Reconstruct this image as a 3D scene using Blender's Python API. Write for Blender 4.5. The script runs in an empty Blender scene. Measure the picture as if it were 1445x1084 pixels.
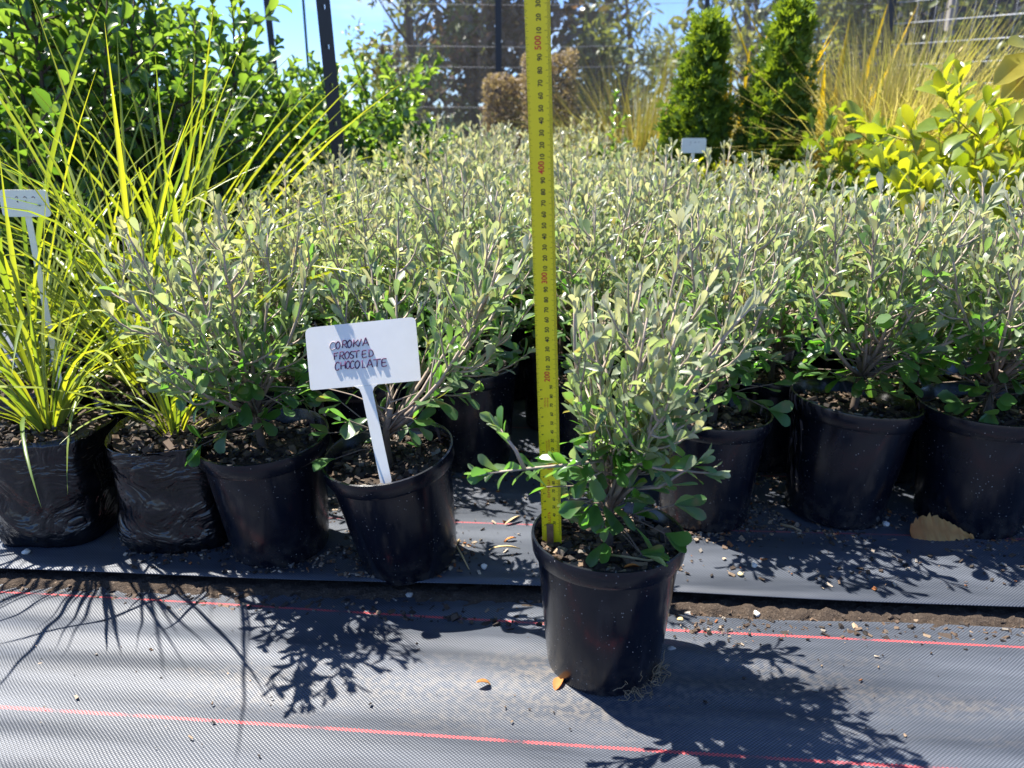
import bpy, math, random
import numpy as np
from mathutils import Matrix, Vector

S = bpy.context.scene
COL = S.collection
R = math.radians
PI = math.pi

# ------------------------------------------------------------------ camera
CAM_H, PITCH, FPX, CX, CY = 0.578, R(18.0), 1090.0, 722.5, 542.0
cd = bpy.data.cameras.new('camera')
cam = bpy.data.objects.new('camera', cd); COL.objects.link(cam)
cam.location = (0, 0, CAM_H); cam.rotation_euler = (PI/2 - PITCH, 0, 0)
cd.sensor_width = 36.0; cd.lens = FPX/1445.0*36.0
cd.clip_start = 0.02; cd.clip_end = 500
cd.dof.use_dof = True; cd.dof.focus_distance = 0.92; cd.dof.aperture_fstop = 7.0
S.camera = cam

# ------------------------------------------------------------------ sky and sun
SUN = Vector((-0.42, 0.26, 1.0)).normalized()
W = bpy.data.worlds.new('World'); S.world = W; W.use_nodes = True
wn, wl = W.node_tree.nodes, W.node_tree.links
wn.clear()
wo = wn.new('ShaderNodeOutputWorld'); wb = wn.new('ShaderNodeBackground'); sky = wn.new('ShaderNodeTexSky')
sky.sky_type = 'NISHITA'; sky.sun_disc = False
sky.sun_elevation = math.asin(SUN.z); sky.sun_rotation = math.atan2(SUN.x, SUN.y)
sky.air_density = 1.0; sky.dust_density = 0.2; sky.ozone_density = 3.0; sky.altitude = 100
tc = wn.new('ShaderNodeTexCoord'); mp = wn.new('ShaderNodeMapping'); mp.inputs['Scale'].default_value = (1, 1, 4.5)
cn = wn.new('ShaderNodeTexNoise'); cn.inputs['Scale'].default_value = 3.2; cn.inputs['Detail'].default_value = 7; cn.inputs['Roughness'].default_value = 0.55
cr = wn.new('ShaderNodeValToRGB'); cr.color_ramp.elements[0].position = 0.56; cr.color_ramp.elements[1].position = 0.78
cr.color_ramp.elements[1].color = (0.75, 0.75, 0.75, 1)
tint = wn.new('ShaderNodeMix'); tint.data_type = 'RGBA'; tint.blend_type = 'MULTIPLY'; tint.inputs[0].default_value = 1
tint.inputs[7].default_value = (0.55, 0.69, 1.0, 1)
mx = wn.new('ShaderNodeMix'); mx.data_type = 'RGBA'; mx.inputs[7].default_value = (4.2, 4.5, 4.8, 1)
wl.new(tc.outputs['Generated'], mp.inputs[0]); wl.new(mp.outputs[0], cn.inputs[0]); wl.new(cn.outputs[0], cr.inputs[0])
wl.new(sky.outputs[0], tint.inputs[6]); wl.new(tint.outputs[2], mx.inputs[6]); wl.new(cr.outputs[0], mx.inputs[0])
wl.new(mx.outputs[2], wb.inputs[0]); wb.inputs[1].default_value = 0.085
wl.new(wb.outputs[0], wo.inputs[0])
sd = bpy.data.lights.new('sun', 'SUN'); sd.energy = 5.0; sd.angle = R(0.53); sd.color = (1.0, 0.955, 0.88)
sun = bpy.data.objects.new('sun', sd); COL.objects.link(sun)
sun.rotation_euler = SUN.to_track_quat('Z', 'Y').to_euler(); sun.location = (-3, 2, 8)
S.view_settings.view_transform = 'Standard'; S.view_settings.look = 'None'
S.view_settings.exposure = 1.72; S.view_settings.gamma = 1.0; S.view_settings.use_curve_mapping = False
S.cycles.max_bounces = 8; S.cycles.transparent_max_bounces = 12; S.cycles.caustics_reflective = False; S.cycles.caustics_refractive = False

# ------------------------------------------------------------------ pixel -> place
FW = np.array([0, math.cos(PITCH), -math.sin(PITCH)]); UP = np.array([0, math.sin(PITCH), math.cos(PITCH)])
CAMP = np.array([0, 0, CAM_H])
def ray(x, y): return FW + np.array([1., 0, 0])*(x-CX)/FPX - UP*(y-CY)/FPX
def on_z(x, y, z=0.0): d = ray(x, y); return CAMP + d*(z-CAM_H)/d[2]
def on_y(x, y, Y): d = ray(x, y); return CAMP + d*Y/d[1]
def to_px(p): d = np.asarray(p)-CAMP; z = d.dot(FW); return CX+FPX*d[0]/z, CY-FPX*d.dot(UP)/z
def on_plane(x, y, p, n): d = ray(x, y); return CAMP + d*np.dot(np.array(p)-CAMP, n)/np.dot(d, n)

# ------------------------------------------------------------------ materials
def new_mat(name):
    m = bpy.data.materials.new(name); m.use_nodes = True; nt = m.node_tree; nt.nodes.clear()
    return m, nt, nt.nodes, nt.links
def N(nt, t, **kw):
    n = nt.nodes.new(t)
    for k, v in kw.items():
        if k.startswith('i_'): n.inputs[k[2:].replace('_', ' ')].default_value = v
        else: setattr(n, k, v)
    return n
def c4(c): return (c[0], c[1], c[2], 1.0)
def mixc(nt, fac, a, b, blend='MIX'):
    n = nt.nodes.new('ShaderNodeMix'); n.data_type = 'RGBA'; n.blend_type = blend
    for sock, v in ((n.inputs[0], fac), (n.inputs[6], a), (n.inputs[7], b)):
        if isinstance(v, bpy.types.NodeSocket): nt.links.new(v, sock)
        elif isinstance(v, (int, float)): sock.default_value = v
        else: sock.default_value = c4(v)
    return n.outputs[2]
def math_n(nt, op, a, b=None, c=None):
    n = nt.nodes.new('ShaderNodeMath'); n.operation = op
    for i, v in enumerate((a, b, c)):
        if v is None: continue
        if isinstance(v, bpy.types.NodeSocket): nt.links.new(v, n.inputs[i])
        else: n.inputs[i].default_value = v
    return n.outputs[0]
def noise(nt, scale, detail=3, vec=None, rough=0.5):
    n = N(nt, 'ShaderNodeTexNoise'); n.inputs['Scale'].default_value = scale; n.inputs['Detail'].default_value = detail
    n.inputs['Roughness'].default_value = rough
    if vec: nt.links.new(vec, n.inputs[0])
    return n.outputs[0]
def ramp(nt, fac, p0, p1, c0=(0, 0, 0), c1=(1, 1, 1)):
    n = N(nt, 'ShaderNodeValToRGB'); e = n.color_ramp.elements
    e[0].position = p0; e[1].position = p1; e[0].color = c4(c0); e[1].color = c4(c1)
    nt.links.new(fac, n.inputs[0]); return n.outputs[0]
def objco(nt): return N(nt, 'ShaderNodeTexCoord').outputs['Object']
def bump(nt, h, strength, dist):
    b = N(nt, 'ShaderNodeBump'); b.inputs['Strength'].default_value = strength; b.inputs['Distance'].default_value = dist
    nt.links.new(h, b.inputs['Height']); return b.outputs[0]

def simple_mat(name, base, rough=0.6, spec=0.5, var=0.25, vscale=60, metallic=0, bumpd=0.0, bscale=200):
    m, nt, n, l = new_mat(name)
    o = N(nt, 'ShaderNodeOutputMaterial'); p = N(nt, 'ShaderNodeBsdfPrincipled')
    co = objco(nt)
    f = noise(nt, vscale, 4, co)
    col = mixc(nt, f, [c*(1-var) for c in base], [min(1, c*(1+var)) for c in base])
    l.new(col, p.inputs['Base Color']); p.inputs['Roughness'].default_value = rough
    p.inputs['Specular IOR Level'].default_value = spec; p.inputs['Metallic'].default_value = metallic
    if bumpd: l.new(bump(nt, noise(nt, bscale, 3, co), 0.6, bumpd), p.inputs['Normal'])
    l.new(p.outputs[0], o.inputs[0]); return m

def leaf_mat(name, lo, hi, back_lo, back_hi, tr_lo, tr_hi, rough=0.45, spec=0.4, tf=0.35, veins=0.0):
    """two-sided leaf: 'tone' runs from old leaf (0) to young leaf (1), on conifers and hedge from painted shade to sun"""
    m, nt, n, l = new_mat(name)
    o = N(nt, 'ShaderNodeOutputMaterial'); p = N(nt, 'ShaderNodeBsdfPrincipled'); t = N(nt, 'ShaderNodeBsdfTranslucent')
    a = N(nt, 'ShaderNodeAttribute'); a.attribute_name = 'tone'
    g = N(nt, 'ShaderNodeNewGeometry')
    top = mixc(nt, a.outputs['Fac'], lo, hi); bk = mixc(nt, a.outputs['Fac'], back_lo, back_hi)
    col = mixc(nt, g.outputs['Backfacing'], top, bk)
    v = noise(nt, 90, 2, g.outputs['Position'])
    col = mixc(nt, 0.45, col, ramp(nt, v, 0.3, 0.7, (0.55, 0.55, 0.5), (1.0, 1.0, 1.0)), 'MULTIPLY')
    trc = mixc(nt, a.outputs['Fac'], tr_lo, tr_hi)
    if veins:                                                # some young leaves bronze, some yellowing
        oi = ramp(nt, noise(nt, 34, 2, g.outputs['Position']), .60, .70)
        col = mixc(nt, math_n(nt, 'MULTIPLY', oi, .55), col, (.24, .165, .085)); trc = mixc(nt, math_n(nt, 'MULTIPLY', oi, .5), trc, (.55, .30, .05))
    l.new(col, p.inputs['Base Color']); p.inputs['Roughness'].default_value = rough; p.inputs['Specular IOR Level'].default_value = spec
    l.new(trc, t.inputs[0])
    mxs = N(nt, 'ShaderNodeMixShader'); mxs.inputs[0].default_value = tf
    l.new(p.outputs[0], mxs.inputs[1]); l.new(t.outputs[0], mxs.inputs[2]); l.new(mxs.outputs[0], o.inputs[0])
    return m
def attr_mat(name, rough=0.8, spec=0.3):
    m, nt, n, l = new_mat(name)
    o = N(nt, 'ShaderNodeOutputMaterial'); p = N(nt, 'ShaderNodeBsdfPrincipled')
    a = N(nt, 'ShaderNodeAttribute'); a.attribute_name = 'col'
    v = noise(nt, 700, 2, N(nt, 'ShaderNodeNewGeometry').outputs['Position'])
    l.new(mixc(nt, 0.6, a.outputs['Color'], ramp(nt, v, 0.3, 0.7, (0.45, 0.42, 0.4), (1, 1, 1)), 'MULTIPLY'), p.inputs['Base Color'])
    p.inputs['Roughness'].default_value = rough; p.inputs['Specular IOR Level'].default_value = spec
    l.new(p.outputs[0], o.inputs[0]); return m

def plastic_mat():
    m, nt, n, l = new_mat('black_plastic')
    o = N(nt, 'ShaderNodeOutputMaterial'); p = N(nt, 'ShaderNodeBsdfPrincipled')
    co = objco(nt); oi = N(nt, 'ShaderNodeObjectInfo')
    off = N(nt, 'ShaderNodeVectorMath', operation='MULTIPLY_ADD')
    cmb = N(nt, 'ShaderNodeCombineXYZ')
    for i in range(3): l.new(oi.outputs['Random'], cmb.inputs[i])
    l.new(cmb.outputs[0], off.inputs[0]); off.inputs[1].default_value = (7, 5, 3); l.new(co, off.inputs[2])
    v = off.outputs[0]
    mpv = N(nt, 'ShaderNodeMapping'); mpv.inputs['Scale'].default_value = (1, 1, 0.25); l.new(v, mpv.inputs[0])
    streak = ramp(nt, noise(nt, 55, 5, mpv.outputs[0], 0.65), 0.55, 0.8)
    vor = N(nt, 'ShaderNodeTexVoronoi'); vor.inputs['Scale'].default_value = 170; l.new(v, vor.inputs[0])
    speck = ramp(nt, vor.outputs['Distance'], 0.09, 0.13, (1, 1, 1), (0, 0, 0))
    gate = ramp(nt, noise(nt, 40, 3, v), 0.44, 0.6)
    sp = mixc(nt, 1.0, speck, gate, 'MULTIPLY')
    sep = N(nt, 'ShaderNodeSeparateXYZ'); l.new(co, sep.inputs[0])
    low = math_n(nt, 'MULTIPLY', ramp(nt, sep.outputs[2], 0.0, 0.06, (1, 1, 1), (0, 0, 0)), ramp(nt, noise(nt, 70, 5, v), 0.42, 0.7))
    col = mixc(nt, streak, (0.0040, 0.0050, 0.0095), (0.018, 0.018, 0.023))
    col = mixc(nt, math_n(nt, 'MULTIPLY', low, .6), col, (0.07, 0.06, 0.05))
    col = mixc(nt, sp, col, (0.26, 0.25, 0.23))
    l.new(col, p.inputs['Base Color'])
    l.new(ramp(nt, noise(nt, 30, 4, v), 0.3, 0.8, (0.13, 0.13, 0.13), (0.34, 0.34, 0.34)), p.inputs['Roughness'])
    p.inputs['Specular IOR Level'].default_value = 0.45
    l.new(bump(nt, noise(nt, 90, 3, mpv.outputs[0]), 0.25, 0.0006), p.inputs['Normal'])
    l.new(p.outputs[0], o.inputs[0]); return m

def film_mat():
    m, nt, n, l = new_mat('black_film')
    o = N(nt, 'ShaderNodeOutputMaterial'); p = N(nt, 'ShaderNodeBsdfPrincipled')
    co = objco(nt)
    mpv = N(nt, 'ShaderNodeMapping'); mpv.inputs['Scale'].default_value = (1, 1, 1.5); mpv.inputs['Rotation'].default_value = (.4, .5, .3); l.new(co, mpv.inputs[0])
    nz = N(nt, 'ShaderNodeTexNoise'); nz.inputs['Scale'].default_value = 13; nz.inputs['Detail'].default_value = 3; nz.inputs['Distortion'].default_value = 1.6; l.new(mpv.outputs[0], nz.inputs[0])
    a = math_n(nt, 'ABSOLUTE', math_n(nt, 'SUBTRACT', nz.outputs[0], .5)); b = noise(nt, 90, 3, co)
    h = math_n(nt, 'ADD', a, math_n(nt, 'MULTIPLY', b, 0.06))
    dust = ramp(nt, noise(nt, 45, 5, co), 0.55, 0.8)
    l.new(mixc(nt, dust, (0.004, 0.004, 0.005), (0.020, 0.017, 0.017)), p.inputs['Base Color'])
    l.new(ramp(nt, b, 0.3, 0.7, (0.10, 0.10, 0.10), (0.26, 0.26, 0.26)), p.inputs['Roughness'])
    p.inputs['Specular IOR Level'].default_value = 0.6
    l.new(bump(nt, h, .75, 0.013), p.inputs['Normal'])
    l.new(p.outputs[0], o.inputs[0]); return m

def mat_mat(name, lines, seedv, strength=.93):
    """black woven weed mat; lines = local y of the red marker threads"""
    m, nt, n, l = new_mat(name)
    o = N(nt, 'ShaderNodeOutputMaterial'); p = N(nt, 'ShaderNodeBsdfPrincipled')
    co = objco(nt); sep = N(nt, 'ShaderNodeSeparateXYZ'); l.new(co, sep.inputs[0])
    wob = math_n(nt, 'MULTIPLY', math_n(nt, 'SUBTRACT', noise(nt, 9, 2, co), 0.5), 0.006)
    x = math_n(nt, 'ADD', sep.outputs[0], wob); y = math_n(nt, 'ADD', sep.outputs[1], wob)
    sx = math_n(nt, 'SINE', math_n(nt, 'MULTIPLY', x, 2*PI/0.0042)); sy = math_n(nt, 'SINE', math_n(nt, 'MULTIPLY', y, 2*PI/0.0036))
    wv = math_n(nt, 'MULTIPLY_ADD', math_n(nt, 'MULTIPLY', sx, sy), 0.5, 0.5)
    mpv = N(nt, 'ShaderNodeMapping'); mpv.inputs['Scale'].default_value = (0.16, 1, 1); mpv.inputs['Location'].default_value = (seedv, seedv, 0)
    l.new(co, mpv.inputs[0])
    band = noise(nt, 16, 4, mpv.outputs[0], 0.6)
    band_shade = ramp(nt, band, 0.36, 0.66)  # light and shade of the wrinkles painted as bands into the weave colour
    lo = mixc(nt, band_shade, (0.010, 0.013, 0.020), (0.020, 0.025, 0.036))
    hi = mixc(nt, band_shade, (0.036, 0.043, 0.056), (0.118, 0.129, 0.150))
    col = mixc(nt, ramp(nt, wv, 0.22, 0.80), lo, hi)
    # pale clay dust caught in the weave
    du = math_n(nt, 'MULTIPLY', ramp(nt, noise(nt, 5.5, 6, mpv.outputs[0], 0.6), 0.56, 0.76), ramp(nt, noise(nt, 130, 3, co), 0.42, 0.62))
    col = mixc(nt, math_n(nt, 'MULTIPLY', du, 0.5), col, (0.24, 0.20, 0.15))
    thread = None
    for ly in lines:
        d = math_n(nt, 'ABSOLUTE', math_n(nt, 'SUBTRACT', sep.outputs[1], ly))
        k = math_n(nt, 'LESS_THAN', d, math_n(nt, 'MULTIPLY_ADD', sx, 0.0006, 0.0019))
        thread = k if thread is None else math_n(nt, 'MAXIMUM', thread, k)
    if thread is not None:
        red = mixc(nt, ramp(nt, wv, 0.25, 0.75), (0.22, 0.016, 0.022), (0.62, 0.10, 0.10))
        col = mixc(nt, math_n(nt, 'MULTIPLY', thread, math_n(nt, 'MULTIPLY', ramp(nt, noise(nt, 25, 4, co), .36, .52, (1-strength,)*3, (1, 1, 1)), strength)), col, red)
    l.new(col, p.inputs['Base Color'])
    p.inputs['Roughness'].default_value = 0.46; p.inputs['Specular IOR Level'].default_value = 0.45
    l.new(bump(nt, wv, 0.55, 0.0007), p.inputs['Normal'])
    l.new(p.outputs[0], o.inputs[0]); return m

def soil_mat():
    m, nt, n, l = new_mat('bare_soil')
    o = N(nt, 'ShaderNodeOutputMaterial'); p = N(nt, 'ShaderNodeBsdfPrincipled'); co = N(nt, 'ShaderNodeNewGeometry').outputs['Position']
    a = noise(nt, 60, 6, co, 0.65); b = noise(nt, 300, 4, co, 0.7)
    c = mixc(nt, a, (0.022, 0.016, 0.012), (0.085, 0.062, 0.045)); c = mixc(nt, ramp(nt, b, 0.55, 0.75), c, (0.16, 0.125, 0.095))
    l.new(c, p.inputs['Base Color']); p.inputs['Roughness'].default_value = 0.95; p.inputs['Specular IOR Level'].default_value = 0.2
    l.new(bump(nt, b, 1.0, 0.004), p.inputs['Normal']); l.new(p.outputs[0], o.inputs[0]); return m

def net_mat():
    m, nt, n, l = new_mat('fine_net')
    o = N(nt, 'ShaderNodeOutputMaterial'); d = N(nt, 'ShaderNodeBsdfDiffuse'); t = N(nt, 'ShaderNodeBsdfTransparent'); tl = N(nt, 'ShaderNodeBsdfTranslucent')
    d.inputs[0].default_value = (0.33, 0.315, 0.29, 1); tl.inputs[0].default_value = (0.32, 0.30, 0.27, 1)
    a = N(nt, 'ShaderNodeMixShader'); a.inputs[0].default_value = 0.4; l.new(d.outputs[0], a.inputs[1]); l.new(tl.outputs[0], a.inputs[2])
    mp2 = N(nt, 'ShaderNodeMapping'); mp2.inputs['Scale'].default_value = (6, 6, 0.5); l.new(N(nt, 'ShaderNodeNewGeometry').outputs['Position'], mp2.inputs[0])
    f = ramp(nt, noise(nt, 3.0, 4, mp2.outputs[0]), 0.2, 0.8, (0.10, 0.10, 0.10), (0.26, 0.26, 0.26))
    x = N(nt, 'ShaderNodeMixShader'); l.new(f, x.inputs[0]); l.new(t.outputs[0], x.inputs[1]); l.new(a.outputs[0], x.inputs[2])
    l.new(x.outputs[0], o.inputs[0]); return m

M = {}
M['plastic'] = plastic_mat(); M['film'] = film_mat(); M['soil'] = soil_mat(); M['chips'] = attr_mat('bark_chips')
M['net'] = net_mat()
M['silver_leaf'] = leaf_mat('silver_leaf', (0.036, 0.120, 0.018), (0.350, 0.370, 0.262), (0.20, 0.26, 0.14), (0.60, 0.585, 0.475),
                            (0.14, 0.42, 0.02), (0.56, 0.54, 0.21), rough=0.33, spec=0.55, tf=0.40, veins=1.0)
M['twig'] = simple_mat('grey_twig', (0.21, 0.18, 0.155), 0.8, 0.3, 0.4, 150)
M['old_stem'] = simple_mat('brown_stem', (0.075, 0.055, 0.042), 0.9, 0.2, 0.4, 150, 0, 0.001, 500)
M['sedge'] = leaf_mat('sedge_blade', (0.095, 0.165, 0.035), (0.36, 0.40, 0.045), (0.12, 0.18, 0.06), (0.30, 0.34, 0.08),
                      (0.17, 0.29, 0.015), (0.64, 0.64, 0.02), rough=0.36, spec=0.5, tf=0.38)
M['glossy_leaf'] = leaf_mat('glossy_leaf', (0.030, 0.090, 0.019), (0.125, 0.225, 0.036), (0.05, 0.125, 0.03), (0.12, 0.24, 0.04),
                            (0.15, 0.33, 0.018), (0.44, 0.60, 0.06), rough=0.30, spec=0.75, tf=0.37)
M['lime_leaf'] = leaf_mat('lime_leaf', (0.085, 0.155, 0.022), (0.30, 0.34, 0.035), (0.14, 0.20, 0.04), (0.32, 0.35, 0.06),
                          (0.28, 0.40, 0.01), (0.70, 0.66, 0.02), rough=0.28, spec=0.5, tf=0.40)
M['oval_leaf'] = leaf_mat('oval_leaf', (0.022, 0.075, 0.022), (0.12, 0.20, 0.03), (0.06, 0.13, 0.045), (0.16, 0.24, 0.05),
                          (0.20, 0.34, 0.015), (0.45, 0.55, 0.02), rough=0.26, spec=0.5, tf=0.36)
M['conifer'] = leaf_mat('conifer_spray', (0.028, 0.070, 0.016), (0.135, 0.215, 0.022), (0.04, 0.09, 0.025), (0.14, 0.22, 0.03),
                        (0.10, 0.20, 0.01), (0.38, 0.50, 0.02), rough=0.5, spec=0.35, tf=0.32)
M['flax'] = leaf_mat('yellow_flax', (0.30, 0.25, 0.02), (0.62, 0.40, 0.02), (0.32, 0.27, 0.03), (0.6, 0.4, 0.04), (0.7, 0.5, 0.01), (0.9, 0.55, 0.01), 0.4, 0.4, 0.4)
M['straw'] = leaf_mat('straw_grass', (0.30, 0.29, 0.06), (0.56, 0.46, 0.18), (0.32, 0.3, 0.08), (0.56, 0.46, 0.2), (0.6, 0.56, 0.06), (0.8, 0.66, 0.2), 0.5, 0.3, 0.45)
M['olive_grass'] = leaf_mat('olive_grass', (0.10, 0.12, 0.025), (0.26, 0.20, 0.06), (0.10, 0.12, 0.03), (0.26, 0.2, 0.07), (0.24, 0.26, 0.03), (0.45, 0.34, 0.06), 0.5, 0.3, 0.35)
M['brown_hedge'] = leaf_mat('brown_hedge', (0.105, 0.075, 0.052), (0.33, 0.25, 0.165), (0.12, 0.09, 0.065), (0.33, 0.26, 0.18), (0.2, 0.14, 0.06), (0.5, 0.38, 0.14), 0.6, 0.3, 0.3)
M['tree_leaf'] = leaf_mat('tree_leaf', (0.045, 0.078, 0.022), (0.17, 0.20, 0.05), (0.07, 0.10, 0.04), (0.19, 0.22, 0.08), (0.14, 0.20, 0.02), (0.46, 0.46, 0.06), 0.4, 0.45, 0.3)
M['russet_leaf'] = leaf_mat('russet_leaf', (0.045, 0.050, 0.024), (0.20, 0.10, 0.06), (0.09, 0.08, 0.055), (0.22, 0.14, 0.09), (0.11, 0.12, 0.02), (0.42, 0.20, 0.08), 0.35, 0.5, 0.3)
M['bark'] = simple_mat('tree_bark', (0.09, 0.07, 0.055), 0.9, 0.2, 0.4, 30)
M['steel_black'] = simple_mat('black_steel', (0.012, 0.012, 0.014), 0.45, 0.5, 0.3, 90)
M['wire'] = simple_mat('galvanised_wire', (0.50, 0.51, 0.52), 0.4, 0.5, 0.2, 40, 0.3)
M['dull_wire'] = simple_mat('dull_wire', (0.22, 0.22, 0.22), 0.6, 0.4, 0.2, 40)
M['green_stake'] = simple_mat('green_stake', (0.02, 0.07, 0.05), 0.5)
M['white_plastic'] = simple_mat('white_plastic', (0.83, 0.80, 0.72), 0.42, 0.4, 0.06, 45)
M['ink'] = simple_mat('purple_ink', (0.075, 0.020, 0.075), 0.6, 0.3, 0.3, 300)
M['faded_ink'] = simple_mat('faded_ink', (0.36, 0.30, 0.33), 0.6, 0.3, 0.2, 300)
M['yellow_tape'] = simple_mat('yellow_tape', (0.80, 0.67, 0.012), 0.38, 0.5, 0.07, 60)
M['tape_black'] = simple_mat('tape_black', (0.02, 0.018, 0.012), 0.5)
M['tape_red'] = simple_mat('tape_red', (0.62, 0.05, 0.02), 0.5)
M['hook'] = simple_mat('rusty_hook', (0.23, 0.16, 0.10), 0.5, 0.5, 0.5, 200, 0.5)
M['pebble'] = simple_mat('pebble', (0.33, 0.30, 0.26), 0.8, 0.3, 0.3, 150)
M['pale_pebble'] = simple_mat('pale_pebble', (0.60, 0.56, 0.48), 0.8, 0.3, 0.2, 150)
M['tan_pebble'] = simple_mat('tan_pebble', (0.52, 0.40, 0.20), 0.8, 0.3, 0.2, 150)
M['dry_leaf'] = leaf_mat('dry_leaf', (0.42, 0.15, 0.04), (0.64, 0.37, 0.12), (0.42, 0.17, 0.05), (0.6, 0.36, 0.13), (0.6, 0.28, 0.08), (0.8, 0.52, 0.2), 0.6, 0.3, 0.3)
M['orange_leaf'] = simple_mat('orange_leaf', (0.50, 0.16, 0.035), 0.6, 0.3, 0.3, 120)
M['dry_grass'] = simple_mat('dry_grass', (0.42, 0.31, 0.15), 0.7, 0.3, 0.3, 120)
M['root'] = simple_mat('root_fibre', (0.26, 0.19, 0.11), 0.9, 0.2, 0.4, 200)
M['hem'] = simple_mat('blue_hem', (0.07, 0.10, 0.17), 0.8, 0.3, 0.3, 20)
M['dark_wall'] = simple_mat('dark_wall', (0.022, 0.024, 0.028), 0.8, 0.3, 0.4, 4)
M['grey_post'] = simple_mat('grey_post', (0.30, 0.27, 0.23), 0.85, 0.3, 0.3, 30)
M['yellow_stem'] = simple_mat('yellow_stem', (.30, .26, .05), .6, .3, .3, 100)
M['ground'] = simple_mat('gravel_ground', (0.13, 0.115, 0.095), 0.95, 0.2, 0.5, 8, 0, 0.01, 60)

# ------------------------------------------------------------------ mesh helpers
def mesh_np(name, V, F, mat, tone=None, col=None, smooth=True):
    """V (n,3), F (m,k) all faces with k corners"""
    V = np.asarray(V, dtype=np.float32); F = np.asarray(F, dtype=np.int32)
    me = bpy.data.meshes.new(name); m, k = F.shape
    me.vertices.add(len(V)); me.vertices.foreach_set('co', V.ravel())
    me.loops.add(m*k); me.loops.foreach_set('vertex_index', F.ravel())
    me.polygons.add(m); me.polygons.foreach_set('loop_start', np.arange(0, m*k, k, dtype=np.int32))
    me.polygons.foreach_set('use_smooth', np.full(m, smooth))
    me.update(calc_edges=True)
    if tone is not None:
        at = me.attributes.new('tone', 'FLOAT', 'POINT'); at.data.foreach_set('value', np.asarray(tone, dtype=np.float32))
    if col is not None:
        at = me.attributes.new('col', 'FLOAT_COLOR', 'POINT')
        c = np.ones((len(V), 4), dtype=np.float32); c[:, :3] = col; at.data.foreach_set('color', c.ravel())
    if mat: me.materials.append(M[mat])
    return me
class MB:
    """collects polygons of any size"""
    def __init__(s): s.v = []; s.f = []
    def add(s, V, F):
        b = len(s.v); s.v += [tuple(map(float, q)) for q in V]; s.f += [tuple(i+b for i in f) for f in F]; return s
    def box(s, c, d, rot=None):
        V = [np.array([x, y, z])*np.array(d)/2 for z in (-1, 1) for y in (-1, 1) for x in (-1, 1)]
        if rot is not None: V = [rot @ q for q in V]
        return s.add([q+np.array(c) for q in V], [(0, 2, 3, 1), (4, 5, 7, 6), (0, 1, 5, 4), (2, 6, 7, 3), (0, 4, 6, 2), (1, 3, 7, 5)])
    def tube(s, P, rad, sides=6, cap=True):
        P = [np.asarray(p, dtype=float) for p in P]; n = len(P)
        if not hasattr(rad, '__len__'): rad = [rad]*n
        V = []; ref = np.array([0.31, 0.87, 0.2])
        for i in range(n):
            t = P[min(i+1, n-1)]-P[max(i-1, 0)]; t = t/(np.linalg.norm(t)+1e-12)
            a = np.cross(t, ref); la = np.linalg.norm(a)
            if la < 1e-3: a = np.cross(t, np.array([1., 0, 0])); la = np.linalg.norm(a)
            a /= la; b = np.cross(t, a)
            for k in range(sides):
                w = 2*PI*k/sides; V.append(P[i]+rad[i]*(a*math.cos(w)+b*math.sin(w)))
        F = [(i*sides+k, i*sides+(k+1) % sides, (i+1)*sides+(k+1) % sides, (i+1)*sides+k) for i in range(n-1) for k in range(sides)]
        if cap: F += [tuple(range(sides))[::-1], tuple(range((n-1)*sides, n*sides))]
        return s.add(V, F)
    def lathe(s, prof, seg=40):
        V = []; F = []
        for (r, z) in prof:
            for k in range(seg):
                w = 2*PI*k/seg; V.append((r*math.cos(w), r*math.sin(w), z))
        for i in range(len(prof)-1):
            for k in range(seg):
                F.append((i*seg+k, i*seg+(k+1) % seg, (i+1)*seg+(k+1) % seg, (i+1)*seg+k))
        return s.add(V, F)
    def mesh(s, name, mat, smooth=True):
        me = bpy.data.meshes.new(name); me.from_pydata(s.v, [], s.f); me.update()
        me.polygons.foreach_set('use_smooth', [smooth]*len(me.polygons))
        me.materials.append(M[mat]); return me
def sharp(me, ang=0.6):
    me.set_sharp_from_angle(angle=ang); return me
def obj(name, me, parent=None, loc=None, mat4=None):
    o = bpy.data.objects.new(name, me); COL.objects.link(o)
    if parent: o.parent = parent
    if loc is not None: o.location = loc
    if mat4 is not None: o.matrix_basis = Matrix(mat4.tolist() if hasattr(mat4, 'tolist') else mat4)
    return o
def tag(o, label, cat, group=None):
    o['label'] = label; o['category'] = cat
    if group: o['group'] = group
    return o
def empty(name, loc, label, cat, group=None, rot=(0, 0, 0), scale=1.0):
    o = bpy.data.objects.new(name, None); COL.objects.link(o); o.empty_display_size = 0.05
    o.location = loc; o.rotation_euler = rot; o.scale = (scale,)*3
    return tag(o, label, cat, group)
def stuff(o): o['kind'] = 'stuff'; return o
def structure(o): o['kind'] = 'structure'; return o

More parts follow.
